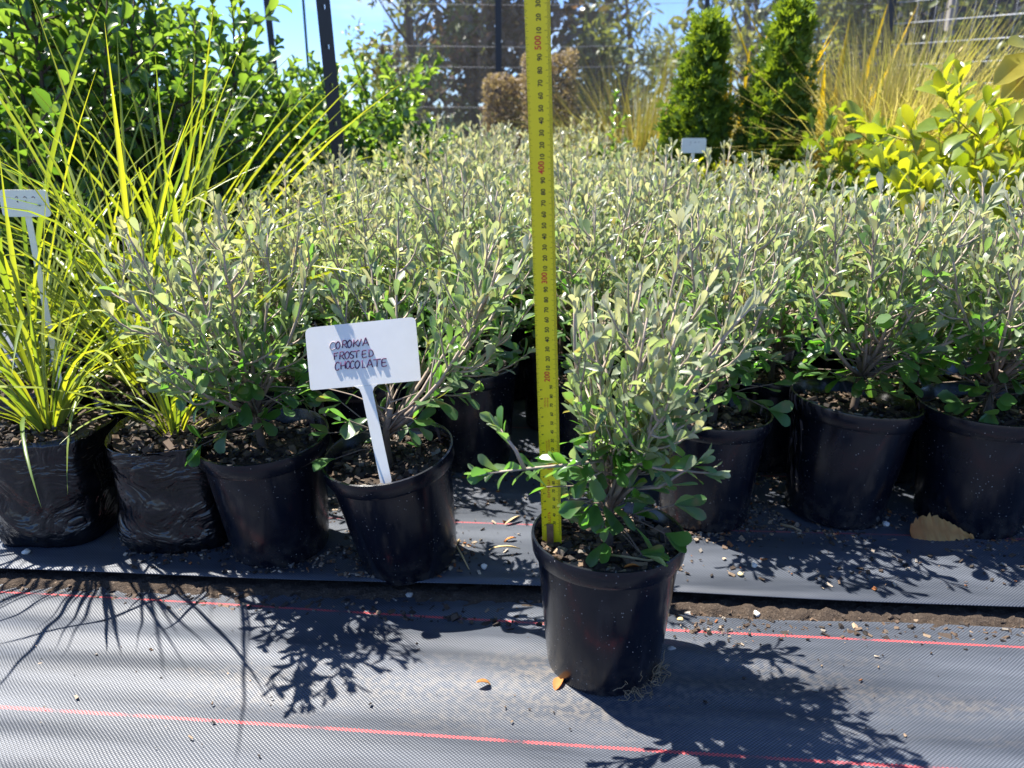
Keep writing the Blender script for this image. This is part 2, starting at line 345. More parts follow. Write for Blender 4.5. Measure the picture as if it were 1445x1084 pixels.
def leaf_shape(ts, ws, fold, bend, twist=0.0, arch=0.0):
    """unit-length leaf along +Y, face up +Z: three vertices across each station"""
    V = []; F = []; y = z = 0.0; pt = 0
    for i, (t, w) in enumerate(zip(ts, ws)):
        dt = t-pt; pt = t
        a = arch-bend*t; y += dt*math.cos(a); z += dt*math.sin(a)
        tw = twist*t; lift = fold*w
        for sgn in (-1, 0, 1):
            x = sgn*w; h = lift*abs(sgn)
            V.append((x*math.cos(tw)-h*math.sin(tw), y - h*math.sin(a), z+h*math.cos(tw)+x*math.sin(tw)))
        if i:
            b = (i-1)*3; F += [(b, b+1, b+4, b+3), (b+1, b+2, b+5, b+4)]
    return np.array(V), np.array(F)
TS = [0, .14, .34, .55, .72, .86, .95, 1.0]
def shapes(ws, k, rng, folds=(0.1, 0.5), bends=(-0.2, 0.7), tws=(-0.4, 0.4), arch=0.15):
    return [leaf_shape(TS, [w*rng.uniform(.9, 1.1) for w in ws], rng.uniform(*folds), rng.uniform(*bends), rng.uniform(*tws), arch) for _ in range(k)]
def frame(p, d, n, s, sw=None):
    d = np.asarray(d, float); d = d/(np.linalg.norm(d)+1e-9)
    n = np.asarray(n, float); z = n-np.dot(n, d)*d; lz = np.linalg.norm(z)
    if lz < 1e-3:
        n = np.array([0.3, 0.5, 0.8]); z = n-np.dot(n, d)*d; lz = np.linalg.norm(z)
    z /= lz; x = np.cross(d, z); m = np.eye(4)
    m[:3, 0] = x*(sw if sw else s); m[:3, 1] = d*s; m[:3, 2] = z*s; m[:3, 3] = p
    return m
class Species:
    def __init__(s, mat, shp, tones=6):
        s.mat = mat; s.shp = shp; s.nt = tones; s.cache = {}
    def leaf_mesh(s, k, tone):
        b = min(s.nt-1, int(tone*s.nt))
        if (k, b) not in s.cache:
            V, F = s.shp[k]; s.cache[(k, b)] = mesh_np('leaf', V, F, s.mat, np.full(len(V), (b+.5)/s.nt))
        return s.cache[(k, b)]
    def joined(s, name, inst):
        Vs, Fs, Ts = [], [], []; off = 0
        for k in range(len(s.shp)):
            sel = [i for i in inst if i[0] == k]
            if not sel: continue
            V, F = s.shp[k]; Ms = np.array([i[1] for i in sel]); n = len(sel); nv = len(V)
            P = np.einsum('nij,vj->nvi', Ms[:, :3, :3], V)+Ms[:, None, :3, 3]
            Vs.append(P.reshape(-1, 3)); Fs.append((F[None]+(np.arange(n)*nv)[:, None, None]+off).reshape(-1, 4))
            Ts.append(np.repeat([i[2] for i in sel], nv)); off += n*nv
        return mesh_np(name, np.concatenate(Vs), np.concatenate(Fs), s.mat, np.concatenate(Ts))
def unit(v): v = np.asarray(v, float); return v/(np.linalg.norm(v)+1e-9)
def rvec(rng): return unit([rng.gauss(0, 1), rng.gauss(0, 1), rng.gauss(0, 1)])
def bez(a, b, c, n): return [(1-t)**2*a+2*t*(1-t)*b+t*t*c for t in np.linspace(0, 1, n)]
def spin(axis, ang, perp):
    b = np.cross(axis, perp); return perp*math.cos(ang)+b*math.sin(ang)
def leaves_along(P, rng, nsh, t0, spacing, length, tone, ang=(0.5, 1.0), out=None, tip=4, upface=0.6, stick=1.0):
    """alternate leaves spiralling up a twig, young leaves clustered at its tip"""
    out = [] if out is None else out
    P = [np.asarray(p) for p in P]; seg = [np.linalg.norm(P[i+1]-P[i]) for i in range(len(P)-1)]; L = sum(seg)
    phase = rng.uniform(0, 6.28); d = t0*L; acc = 0; i = 0
    while d < L:
        while i < len(seg)-1 and acc+seg[i] < d: acc += seg[i]; i += 1
        f = (d-acc)/max(seg[i], 1e-6); p = P[i]*(1-f)+P[i+1]*f; ax = unit(P[i+1]-P[i])
        perp = unit(np.cross(ax, rvec(rng))) if False else unit(np.cross(ax, np.array([.3, .9, .21])))
        pd = spin(ax, phase, perp); phase += 2.4+rng.uniform(-.4, .4)
        t = d/L; a = rng.uniform(*ang)*(1.0-0.35*t)
        dr = ax*math.cos(a)+pd*math.sin(a); dr = unit(dr+np.array([0, 0, rng.uniform(-.1, .2)])*stick)
        nrm = ax*0.8-pd*0.4+np.array([0, 0, upface])+rvec(rng)*0.45
        ln = length[0]+(length[1]-length[0])*rng.random(); ln *= 1.0-0.25*t
        tn = min(1, max(0, tone(p, t)+rng.gauss(0, .20)))
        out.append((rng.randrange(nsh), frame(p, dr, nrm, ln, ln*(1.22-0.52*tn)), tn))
        d += spacing*rng.uniform(.7, 1.35)
    ax = unit(P[-1]-P[-2])
    for k in range(tip):
        pd = spin(ax, phase+k*2.4, unit(np.cross(ax, np.array([.3, .9, .21])))); a = rng.uniform(.1, .55)
        ln = length[0]*rng.uniform(.6, 1.0); tn = min(1, max(0, tone(P[-1], 1)+rng.gauss(0, .12)))
        out.append((rng.randrange(nsh), frame(P[-1]-ax*0.002*k, ax*math.cos(a)+pd*math.sin(a), -pd+ax*.3+rvec(rng)*.3, ln, ln*0.85), tn))
    return out

# ------------------------------------------------------------------ shrub generator
SILVER_W = [.012, .048, .098, .145, .168, .148, .090, .016]
rg = random.Random(11)
silver = Species('silver_leaf', [leaf_shape(TS, [w*k*rg.uniform(.92, 1.08) for w in SILVER_W], rg.uniform(.05, .7), rg.uniform(-.5, .95), rg.uniform(-.8, .8), .12) for k in (.72, .85, .95, 1.05, 1.2, .8, 1.0)], 7)
def gen_silver(seed, h=0.33, r=0.15, mains=13, lean=(0, 0), extra=(), dens=1.0, bad=None):
    """upright silver-leaved shrub with origin on the soil; returns twig mesh builder, leaf list"""
    rng = random.Random(seed); st = MB(); lv = []
    top = np.array([lean[0]*.2+rng.uniform(-.006, .006), lean[1]*.2+rng.uniform(-.006, .006), 0.075])
    trunk = bez(np.array([0, 0, -0.02]), np.array([rng.uniform(-.01, .01), rng.uniform(-.01, .01), .03]), top, 5)
    st.tube(trunk, [.0062, .0055, .005, .0046, .004], 7)
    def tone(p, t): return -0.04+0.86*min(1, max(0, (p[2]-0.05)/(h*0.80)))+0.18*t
    L = (0.022, 0.041)
    for i in range(mains):
        az = i*2.399+rng.uniform(-.35, .35); u = (i+.5)/mains
        rr = r*math.sqrt(u)*rng.uniform(.75, 1.1); hh = h*(1.03-0.36*(rr/r)**2)*rng.uniform(.86, 1.05)
        s = trunk[1]*0.3+trunk[4]*0.7 if u > .5 else trunk[3]
        s = s*rng.uniform(.75, 1.0)
        e = np.array([rr*math.cos(az)+lean[0], rr*math.sin(az)+lean[1], hh])
        c = s*.35+e*.65; c[2] = s[2]*.52+e[2]*.48; c[:2] *= 1.06
        c += rvec(rng)*.012
        P = bez(s, c, e, 9); n = len(P)
        P = [p+rvec(rng)*.0025*(0 < k < n-1) for k, p in enumerate(P)]
        if bad and any(bad(p) for p in P[3:]): continue
        st.tube(P, [.0030-.0019*k/(n-1) for k in range(n)], 5)
        leaves_along(P, rng, 7, .28, .0095/dens, L, tone, (.5, 1.0), lv, 5)
        nt = int(rng.randint(5, 7)*dens)
        for k in range(nt):
            f = .16+.72*(k+rng.random())/nt; j = f*(n-1); q = P[int(j)]*(1-j % 1)+P[min(n-1, int(j)+1)]*(j % 1)
            ax = unit(P[min(n-1, int(j)+1)]-P[int(j)]); side = unit(np.cross(ax, rvec(rng)))
            tl = rng.uniform(.045, .095)*(1.15-.5*f)*(h/.33)
            d0 = unit(ax*.55+side*.85+unit(np.array([q[0], q[1], 0])+1e-6)*.35)
            m = q+d0*tl*.5; e2 = m+unit(d0*.4+np.array([0, 0, .9])*(.3+.7*f)+rvec(rng)*.25)*tl*.55
            T = bez(q, m, e2, 5)
            if bad and any(bad(p) for p in T[1:]): continue
            st.tube(T, [.0016, .0014, .0012, .001, .0008], 4, False)
            leaves_along(T, rng, 7, .18, .0088/dens, (L[0]*.85, L[1]*.9), tone, (.55, 1.05), lv, 4)
    for P, dn, young in extra:
        n = len(P); st.tube(P, [.0024-.0014*k/(n-1) for k in range(n)], 5)
        leaves_along(P, rng, 7, .25, .012/dn, (.025, .036), tone if young else (lambda p, t: .05+.18*t), (.6, 1.1), lv, 6)
    # broad old leaves round the foot
    for i in range(int(58*dens)):
        az = rng.uniform(0, 6.28); a0 = np.array([math.cos(az), math.sin(az), 0])
        q = trunk[rng.randint(2, 4)]*rng.uniform(.75, 1.5); p = q+a0*rng.uniform(.012, .085)*(h/.33); p[2] = max(.018, q[2]+rng.uniform(-.014, .055))
        if bad and (bad(p) or bad((p+q)/2)): continue
        st.tube([q, (q+p)/2+np.array([0, 0, .004]), p], [.0013, .001, .0008], 4, False)
        for k in range(rng.randint(1, 3)):
            d = unit(a0+rvec(rng)*.7+np.array([0, 0, rng.uniform(-.55, .25)])); ln = rng.uniform(.024, .036)
            lv.append((rng.randrange(2, 7), frame(p, d, np.array([0, 0, 1.])+rvec(rng)*.5+a0*.3, ln, ln*1.55), rng.uniform(0, .16)))
    if bad: lv = [i for i in lv if not (bad(i[1][:3, 3]) or bad(i[1][:3, 3]+i[1][:3, 1]) or bad(i[1][:3, 3]+i[1][:3, 1]*.5))]
    return st, lv

# ------------------------------------------------------------------ pots, soil, chips
def chip_cloud(rng, pts, size, cols, flat=.45):
    Vs, Fs, Cs = [], [], []; base = np.array([[x, y, z] for z in (-1, 1) for y in (-1, 1) for x in (-1, 1)], float)*.5
    fc = np.array([(0, 2, 3, 1), (4, 5, 7, 6), (0, 1, 5, 4), (2, 6, 7, 3), (0, 4, 6, 2), (1, 3, 7, 5)])
    for i, p in enumerate(pts):
        s = size[0]+(size[1]-size[0])*rng.random()**2.2
        V = base*np.array([s*rng.uniform(.8, 1.9), s*rng.uniform(.5, 1.0), s*flat*rng.uniform(.5, 1.3)])
        V = V*(1+np.array([[rng.uniform(-.38, .25) for _ in range(3)] for _ in range(8)]))
        q = Vector(rvec(rng)*np.array([.45, .45, 1])); rot = np.array((Matrix.Rotation(rng.uniform(0, 6.28), 3, 'Z') @ Matrix.Rotation(rng.uniform(-.6, .6), 3, 'X') @ Matrix.Rotation(rng.uniform(-.5, .5), 3, 'Y')))
        Vs.append(V @ rot.T+np.array(p)); Fs.append(fc+8*i); c = np.array(rng.choice(cols))*rng.uniform(.7, 1.25); Cs.append(np.repeat(c[None], 8, 0))
    return np.concatenate(Vs), np.concatenate(Fs), np.concatenate(Cs)
BARK = [(.050, .035, .025), (.050, .035, .025), (.085, .056, .037), (.026, .020, .016), (.026, .020, .016), (.11, .075, .05), (.15, .10, .065), (.28, .20, .13), (.40, .32, .23), (.17, .15, .125), (.24, .09, .03)]
DARK_BARK = BARK[:7]+BARK[:6]+[(.17, .15, .125), (.28, .20, .13)]
POT_H, POT_R = .166, .0845
pot_wall = MB().lathe([(.0, .004), (.052, .004), (.0585, .0), (.0625, .003), (.0640, .010), (.0765, .1425), (.0765, .146)], 48)
pot_wall.lathe([(.0735, .146), (.0712, .11), (.070, .09)], 48)
me_pot = sharp(pot_wall.mesh('pot', 'plastic'), .7)
me_rim = sharp(MB().lathe([(.0765, .1440), (.0805, .1445), (.0820, .148), (.0835, .1615), (.0828, .1655), (.0805, .1660), (.0790, .1640), (.0772, .152), (.0735, .1455), (.0765, .1440)], 56).mesh('rim', 'plastic'), .9)
def soil_mesh(seed, r, z, wob=.004):
    rng = random.Random(seed); V = [(0, 0, z+.003)]; F = []; nr, ns = 7, 32
    for i in range(1, nr+1):
        for k in range(ns):
            w = 2*PI*k/ns; rr = r*i/nr
            V.append((rr*math.cos(w), rr*math.sin(w), z+rng.uniform(-wob, wob)*.7+.004*(1-i/nr)))
    F = [(0, 1+k, 1+(k+1) % ns) for k in range(ns)]
    for i in range(nr-1):
        for k in range(ns):
            a = 1+i*ns; F.append((a+k, a+ns+k, a+ns+(k+1) % ns, a+(k+1) % ns))
    return MB().add(V, F).mesh('soil', 'soil')
def chip_mesh(seed, r, z, n, size=(.003, .013)):
    rng = random.Random(seed); pts = []
    for i in range(n):
        w = rng.uniform(0, 6.28); rr = r*math.sqrt(rng.random()); pts.append((rr*math.cos(w), rr*math.sin(w), z+rng.uniform(-.001, .006)))
    V, F, C = chip_cloud(rng, pts, size, DARK_BARK)
    return mesh_np('bark_chips', V, F, 'chips', None, C, False)
SOIL_Z = .150
soils = [soil_mesh(50+i, .0742, SOIL_Z-.006) for i in range(3)]
chips = [chip_mesh(60+i, .070, SOIL_Z-.004, 420, (.0022, .0105)) for i in range(4)]

def split_leaves(thing_mat, lv, n):
    """the n leaves nearest the camera become objects of their own"""
    if n <= 0: return [], lv
    Mw = np.array(thing_mat)
    d = [(np.linalg.norm((Mw[:3, :3] @ i[1][:3, 3]+Mw[:3, 3])-CAMP)-i[1][:3, 1].dot(i[1][:3, 1])**.5*1.2, k) for k, i in enumerate(lv)]
    d.sort(); s = set(k for _, k in d[:n])
    return [lv[k] for k in s], [lv[k] for k in range(len(lv)) if k not in s]
def shifted(lv, off):
    T = np.eye(4); T[:3, 3] = off; return [(k, T @ m, t) for k, m, t in lv]
def tmat(loc, rot, scale=1.0):
    return Matrix.Translation(Vector(loc)) @ (Matrix.Rotation(rot[0], 4, 'X') @ Matrix.Rotation(rot[1], 4, 'Y') @ Matrix.Rotation(rot[2], 4, 'Z')) @ Matrix.Scale(scale, 4)
def add_pot(t, k=0, chipset=None):
    p = obj('pot', me_pot, t); obj('rim', me_rim, p)
    s = obj('soil', soils[k % 3], t); stuff(obj('bark_chips', chipset or chips[k % 4], s))
def potted_silver(loc, label, seed, rot=(0, 0, 0), nleaf=0, group=None, scale=1.0, **kw):
    t = empty('potted_shrub', loc, label, 'potted shrub', group); t.matrix_basis = tmat(loc, rot, scale)
    add_pot(t, seed)
    if 'bad' in kw:
        Mw = np.array(tmat(loc, rot, scale)); fb = kw['bad']; kw['bad'] = lambda p: fb(Mw[:3, :3] @ (p+np.array([0, 0, SOIL_Z]))+Mw[:3, 3])
    st, lv = gen_silver(seed, **kw); lv = shifted(lv, (0, 0, SOIL_Z))
    obj('stem', st.mesh('stem', 'twig'), t, (0, 0, SOIL_Z))
    near, rest = split_leaves(tmat(loc, rot, scale), lv, nleaf)
    for k, m, tn in near: obj('leaf', silver.leaf_mesh(k, tn), t, None, m)
    if rest: stuff(obj('foliage', silver.joined('foliage', rest), t))
    return t

# bark darkens to brown on the old wood near the soil
def stem_material():
    m, nt, n, l = new_mat('shrub_stem'); o = N(nt, 'ShaderNodeOutputMaterial'); p = N(nt, 'ShaderNodeBsdfPrincipled')
    co = objco(nt); sep = N(nt, 'ShaderNodeSeparateXYZ'); l.new(co, sep.inputs[0])
    f = ramp(nt, math_n(nt, 'ADD', sep.outputs[2], math_n(nt, 'MULTIPLY', noise(nt, 40, 3, co), .06)), .06, .16)
    g = noise(nt, 300, 3, co)
    l.new(mixc(nt, f, mixc(nt, g, (.045, .032, .024), (.12, .085, .06)), mixc(nt, g, (.26, .195, .150), (.46, .375, .295))), p.inputs['Base Color'])
    p.inputs['Roughness'].default_value = .85; l.new(p.outputs[0], o.inputs[0]); return m
M['twig'] = stem_material()

# ------------------------------------------------------------------ ground, soil, weed mats
structure(obj('ground', MB().add([(-150, -60, -.035), (150, -60, -.035), (150, 240, -.035), (-150, 240, -.035)], [(0, 1, 2, 3)]).mesh('ground', 'ground')))
def wrinkle(seed, amp, ky=(45, 150), kx=(1, 7), n=16):
    r = random.Random(seed); W_ = [(r.uniform(*kx)*r.choice((-1, 1)), r.uniform(*ky), r.uniform(0, 6.28), r.uniform(.3, 1)) for _ in range(n)]
    return lambda x, y: amp*sum(a*np.sin(kx_*x+ky_*y+ph) for kx_, ky_, ph, a in W_)/n**.5
def grid(x0, x1, nx, y0, y1, ny, zf, yedge=None):
    X, Y = np.meshgrid(np.linspace(x0, x1, nx), np.linspace(y0, y1, ny))
    if yedge is not None: Y = Y+yedge(X)*(Y-y0)/(y1-y0) if yedge.far else Y+yedge(X)*(y1-Y)/(y1-y0)
    V = np.stack([X, Y, zf(X, Y)], -1).reshape(-1, 3); i = np.arange(nx*ny).reshape(ny, nx)
    F = np.stack([i[:-1, :-1], i[:-1, 1:], i[1:, 1:], i[1:, :-1]], -1).reshape(-1, 4); return V, F
w1 = wrinkle(3, .0021, (40, 120)); w1b = wrinkle(4, .0026, (12, 40), (.5, 4), 8)
def fe(X): return .004-.016*np.exp(-((X-.28)/.22)**2)+.003*np.sin(X*5.2+.6)+.002*np.sin(X*13+2)
fe.far = True
V, F = grid(-1.6, 1.6, 190, -1.3, .040, 230, lambda x, y: w1(x, y)+w1b(x, y), fe)
M['front_mat'] = mat_mat('front_weed_mat', (0.0, -.199, -.398, -.597), 1.3)
front = structure(obj('weed_mat', mesh_np('weed_mat', V, F, 'front_mat'), None, (0, .8205, .004))); front.rotation_euler = (0, 0, R(-5.25))
REAR_Z = .021
w2 = wrinkle(9, .0012); w2b = wrinkle(10, .0016, (10, 30), (2, 9), 8)
def re_(X): return .003*np.sin(X*4.1+1.6)+.0022*np.sin(X*9+1)
re_.far = False
V, F = grid(-2.6, 2.8, 220, 0.0, 4.3, 230, lambda x, y: (w2(x, y)+w2b(x, y))*np.clip(y*12, .15, 1), re_)
nx = 220; e0 = V[:nx]                                     # front hem turned down
lip = [e0+np.array([0, a, b]) for a, b in ((-.0004, -.0010), (.0022, -.0020), (.008, -.0034))]
V2 = np.concatenate([V]+lip); rows = [np.arange(nx)]+[len(V)+k*nx+np.arange(nx) for k in range(3)]
F2 = np.concatenate([F]+[np.stack([rows[k+1][:-1], rows[k+1][1:], rows[k][1:], rows[k][:-1]], -1) for k in range(3)])
M['rear_mat'] = mat_mat('rear_weed_mat', (.168, .366, .564, .762, .96), 7.7, .5)
rear = structure(obj('weed_mat', mesh_np('weed_mat', V2, F2, 'rear_mat'), None, (0, .868, REAR_Z))); rear.rotation_euler = (0, 0, R(-3.8))
rs = random.Random(5); wz = wrinkle(21, .0036, (20, 330), (20, 330), 40)
def soilz(x, y): return np.where(y > -.006, .0075, np.where(y > -.03, .0075-(-.006-y)*.42, -.0026))+wz(x, y)*np.where(y > -.004, .2, 1.0)
V, F = grid(-1.5, 1.5, 420, -.10, .06, 34, soilz)
nj = np.random.default_rng(4); V[:, 2] += nj.normal(0, .0011, len(V)); V[:, :2] += nj.normal(0, .0016, (len(V), 2))
sb = structure(obj('soil', mesh_np('soil', V, F, 'soil'), None, (0, .868, 0))); sb.rotation_euler = (0, 0, R(-3.8))
def rear_edge_y(x): return .868-math.tan(R(3.8))*x

# ------------------------------------------------------------------ the shrub in front
FX, FY = .104, .744
def loc_(px, py, Y): return on_y(px, py, Y)-np.array([FX, FY, SOIL_Z+.003])
b0 = np.array([0, 0, .045])
exL = [b0, loc_(850, 650, .725), loc_(795, 657, .682), loc_(740, 662, .668), loc_(688, 668, .660)]
exL2 = [exL[3], loc_(728, 636, .662), loc_(706, 606, .660)]
exL3 = [exL[2]*.5+exL[1]*.5, loc_(812, 632, .690), loc_(800, 605, .690)]
exR = [b0*1.2, loc_(880, 648, .712), loc_(930, 662, .69), loc_(1004, 668, .675)]
exR2 = [b0*.9, loc_(890, 690, .715), loc_(930, 688, .69), loc_(985, 652, .680)]
exT = [np.array([.01, 0, .07]), loc_(930, 600, .70), loc_(985, 520, .69), loc_(1035, 460, .69), loc_(1068, 425, .69)]
exU = [np.array([.005, 0, .07]), loc_(905, 560, .735), loc_(940, 450, .735), loc_(955, 375, .735), loc_(960, 322, .735)]
exV = [np.array([.008, 0, .06]), loc_(900, 590, .72), loc_(945, 500, .71), loc_(990, 430, .71), loc_(1012, 372, .71)]
front_chips = chip_mesh(333, .0705, SOIL_Z-.004, 800, (.0022, .013))
t = empty('potted_shrub', (FX, FY, .003), 'silver-leaved shrub in black pot standing alone on the front mat with the yellow tape', 'potted shrub', 'silver-leaved shrubs in black pots', (0, 0, R(20)))
add_pot(t, 1, front_chips)
rz = np.array(Matrix.Rotation(-R(20), 3, 'Z'))
Rz20 = np.array(Matrix.Rotation(R(20), 3, 'Z'))
def front_bad(p):                                          # nothing grows between the camera and the upper tape
    x_, y_ = to_px(Rz20 @ (p+np.array([0, 0, SOIL_Z]))+np.array([FX, FY, .003])); return (y_ < 625 and 738 < x_ < 792) or (y_ < 480 and x_ < 805)
st, lv = gen_silver(117, bad=front_bad, h=.290, r=.130, mains=20, lean=tuple((rz @ np.array([.004, .0, 0]))[:2]), extra=[([rz @ p for p in e], d, y) for e, d, y in ((exL, 1.7, 0), (exL2, 1.3, 0), (exR, 1.0, 0), (exR2, .9, 0), (exT, 1.4, 1), (exU, 1.4, 1), (exV, 1.4, 1))])
lv = shifted(lv, (0, 0, SOIL_Z)); obj('stem', st.mesh('stem', 'twig'), t, (0, 0, SOIL_Z))
near, rest = split_leaves(tmat((FX, FY, .003), (0, 0, R(20))), lv, 300)
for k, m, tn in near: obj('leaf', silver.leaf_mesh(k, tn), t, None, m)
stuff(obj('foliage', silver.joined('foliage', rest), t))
rb = MB(); rr_ = random.Random(8)                          # feeder roots grown out of the drain slots
for i in range(34):
    a = R(-70+rr_.uniform(-8, 52))-R(20); p = np.array([math.cos(a)*.064, math.sin(a)*.064, rr_.uniform(.002, .016)]); P = [p*np.array([.97, .97, 1])]
    d = unit([math.cos(a), math.sin(a), .2])
    for k in range(6):
        d = unit(d*.55+rvec(rr_)*.7+np.array([-math.sin(a), math.cos(a), 0])*rr_.uniform(-.5, .5)); p = p+d*.0055; p[2] = min(.034, max(.0012, p[2]))
        rad = math.hypot(p[0], p[1])
        if rad < .0655: p[:2] *= .0655/rad
        if rad > .078: p[:2] *= .078/rad
        P.append(p)
    rb.tube(P, .00042, 4, False)
obj('root_fibres', rb.mesh('root_fibres', 'root'), t)

# ------------------------------------------------------------------ near rows of the bed
G = 'silver-leaved shrubs in black pots'
Z = REAR_Z
def sign_bad(w):                                           # keeps the shrubs behind the sign's plane
    x_, y_ = to_px(w); return (424 < x_ < 602 and 440 < y_ < 556 and w[1] < sp(x_, y_)[1]+.012) or (500 < x_ < 566 and 545 <= y_ < 700 and w[1] < sp(x_, min(y_, 690))[1]+.004)
foot = on_z(543, 678, REAR_Z+.152); tl_ = R(21)
SNn = unit([.05, -math.cos(tl_), math.sin(tl_)])
def sp(px, py): return on_plane(px, py, foot, SNn)
def near_(x, y, lab, seed, rot=(0, 0, 0), n=120, **kw): return potted_silver((x, y, Z), lab, seed, rot, n, G, **kw)
near_(-.328, .978, 'bushy silver shrub in black pot, first pot right of the two black plastic bags', 211, (R(5), R(-2), R(0)), 200, h=.295, r=.16, lean=(-.03, -.015), mains=17, scale=1.05, bad=sign_bad)
near_(-.140, .942, 'silver-leaved shrub in tilted black pot that holds the handwritten white sign', 222, (R(7), R(-7), R(0)), 180, h=.335, r=.165, lean=(.062, -.015), mains=30, scale=1.03, bad=sign_bad)
near_(-.072, 1.285, 'silver shrub whose sunlit pot shows between the white sign and the yellow tape', 233, (R(2), R(-2), R(75)), 130, h=.30, r=.15, scale=1.09)
near_(.292, 1.068, 'silver shrub whose black pot shows just behind the right side of the front pot', 244, (0, R(1), R(10)), 120, h=.31, r=.145, scale=1.03)
near_(.497, 1.082, 'silver shrub in right-leaning black pot, second pot left of the big dry leaf', 255, (R(0), R(4), R(130)), 170, h=.285, r=.145, scale=1.12)
near_(.690, 1.055, 'silver shrub in large black pot directly behind the big dry leaf', 266, (R(1), R(-1), R(260)), 160, h=.29, r=.15, mains=14, scale=1.13)
near_(.452, 1.275, 'silver shrub whose black pot peeks out behind the right-leaning pot', 277, (0, 0, R(310)), 60, h=.34)
near_(.900, 1.085, 'silver shrub at the right border of the photo beyond the big dry leaf', 288, (0, 0, R(20)), 60, h=.29, scale=1.1)
# ------------------------------------------------------------------ the rest of the bed
variants = []
for s in range(7):
    st, lv = gen_silver(900+s, h=.345, r=.15, mains=13); lv = shifted(lv, (0, 0, SOIL_Z))
    variants.append((st.mesh('stem', 'twig'), silver.joined('foliage', lv)))
ORD = ['first', 'second', 'third', 'fourth', 'fifth', 'sixth', 'seventh', 'eighth', 'ninth', 'tenth', 'eleventh', 'twelfth', 'thirteenth', 'fourteenth']
rf = random.Random(77)
rowsx = [(1.255, [-.42, -.235, .125, .285, .64, .83])]
for i in range(10):
    y = 1.455+.188*i; xm = .97 if y < 1.6 else (.72 if y < 2.15 else .46)
    rowsx.append((y, [x for x in np.arange(-.45+(.09 if i % 2 else 0), xm, .183)]))
for ri, (y, xs) in enumerate(rowsx):
    for ci, x in enumerate(xs):
        x2, y2 = x+rf.uniform(-.016, .016), y+rf.uniform(-.018, .018)
        k = rf.randrange(7); sc = (rf.uniform(.83, 1.05)+.026*ri)*(.93 if x > .5 else 1)
        t = empty('potted_shrub', (x2, y2, Z), 'silver shrub crowded in bed, %s row behind front pots, %s from its left' % (ORD[ri], ORD[ci]), 'potted shrub', G,
                  (R(rf.uniform(-2, 2)), R(rf.uniform(-2, 2)), rf.uniform(0, 6.28)))
        add_pot(t, rf.randrange(12))
        obj('stem', variants[k][0], t, (0, 0, SOIL_Z)).scale = (sc, sc, sc)
        f = stuff(obj('foliage', variants[k][1], t, (0, 0, SOIL_Z*(1-sc)))); f.scale = (sc, sc, sc)

# ------------------------------------------------------------------ yellow tape measure blade
P0 = on_z(779.5, 770, SOIL_Z+.001)
d5 = ray(759.5, 45); a_ = CAMP-P0                            # the 500 mm mark lies on this ray, 0.5 m from the tip
A_, B_, C_ = d5.dot(d5), 2*d5.dot(a_), a_.dot(a_)-.25
disc = B_*B_-4*A_*C_
tt = (-B_-math.sqrt(disc))/(2*A_) if disc > 0 else -B_/(2*A_)
P5 = CAMP+d5*tt
UPV = unit(P5-P0); TN = unit(CAMP-P0-np.dot(CAMP-P0, UPV)*UPV+np.array([-.10, 0, 0])); TX = np.cross(UPV, TN)
tape = empty('tape_measure', P0, 'yellow steel tape measure blade standing upright in the front pot', 'tape measure')
tape.matrix_basis = Matrix(((TX[0], TN[0], UPV[0], P0[0]), (TX[1], TN[1], UPV[1], P0[1]), (TX[2], TN[2], UPV[2], P0[2]), (0, 0, 0, 1)))
HWD = .0105
def arc_y(x): return .0024*(x/HWD)**2
tb = MB(); NX = 10; hs = list(np.linspace(0.012, .68, 24)); V = []; F = []
for side in (0, 1):
    b = len(V)
    for h_ in [-.004]+hs:
        for i in range(NX+1):
            x = -HWD+2*HWD*i/NX; V.append((x, arc_y(x)-(.0002 if side else 0), h_ if h_ > 0 else .012-.016*(1-abs(x-.006)/HWD*.5)))
    for j in range(len(hs)):
        for i in range(NX):
            q = b+j*(NX+1)+i; f = (q, q+1, q+NX+2, q+NX+1); F.append(f if not side else f[::-1])
tb.add(V, F); obj('blade', tb.mesh('blade', 'yellow_tape'), tape)
pb = MB()
def strip(mb, x0, x1, z, th): mb.add([(x0, arc_y(x0)+.00016, z-th/2), (x1, arc_y(x1)+.00016, z-th/2), (x1, arc_y(x1)+.00016, z+th/2), (x0, arc_y(x0)+.00016, z+th/2)], [(0, 1, 2, 3)])
for mm in range(16, 660):
    ln = .0052 if mm % 10 == 0 else (.0040 if mm % 5 == 0 else .0028); strip(pb, HWD-ln, HWD-.0001, mm/1000, .00026)
    ln = .0026 if mm % 10 == 0 else (.0022 if mm % 5 == 0 else .0014)
    if mm % 2 == 0 or mm % 5 == 0: strip(pb, -HWD+.0001, -HWD+ln, mm/1000, .00024)
obj('tick_marks', pb.mesh('tick_marks', 'tape_black', False), tape)
def text_geo(s, size):
    cu = bpy.data.curves.new('t', 'FONT'); cu.body = s; cu.size = size; cu.align_x = 'CENTER'; cu.align_y = 'CENTER'; cu.resolution_u = 3; cu.offset = size*.022
    o = bpy.data.objects.new('t', cu); COL.objects.link(o); dg = bpy.context.evaluated_depsgraph_get(); dg.update()
    me = o.evaluated_get(dg).to_mesh(); V = [tuple(v.co) for v in me.vertices]; F = [tuple(p.vertices) for p in me.polygons]
    o.evaluated_get(dg).to_mesh_clear(); bpy.data.objects.remove(o); bpy.data.curves.remove(cu); return V, F
tcache = {}
def put_text(mb, s, size, cx_, cz, stretch=1.0):
    if (s, size) not in tcache: tcache[(s, size)] = text_geo(s, size)
    V, F = tcache[(s, size)]
    mb.add([(cx_-v[1], arc_y(cx_-v[1])+.0002, cz+v[0]*stretch) for v in V], F)      # reads upward along the blade
nb, nr_ = MB(), MB()
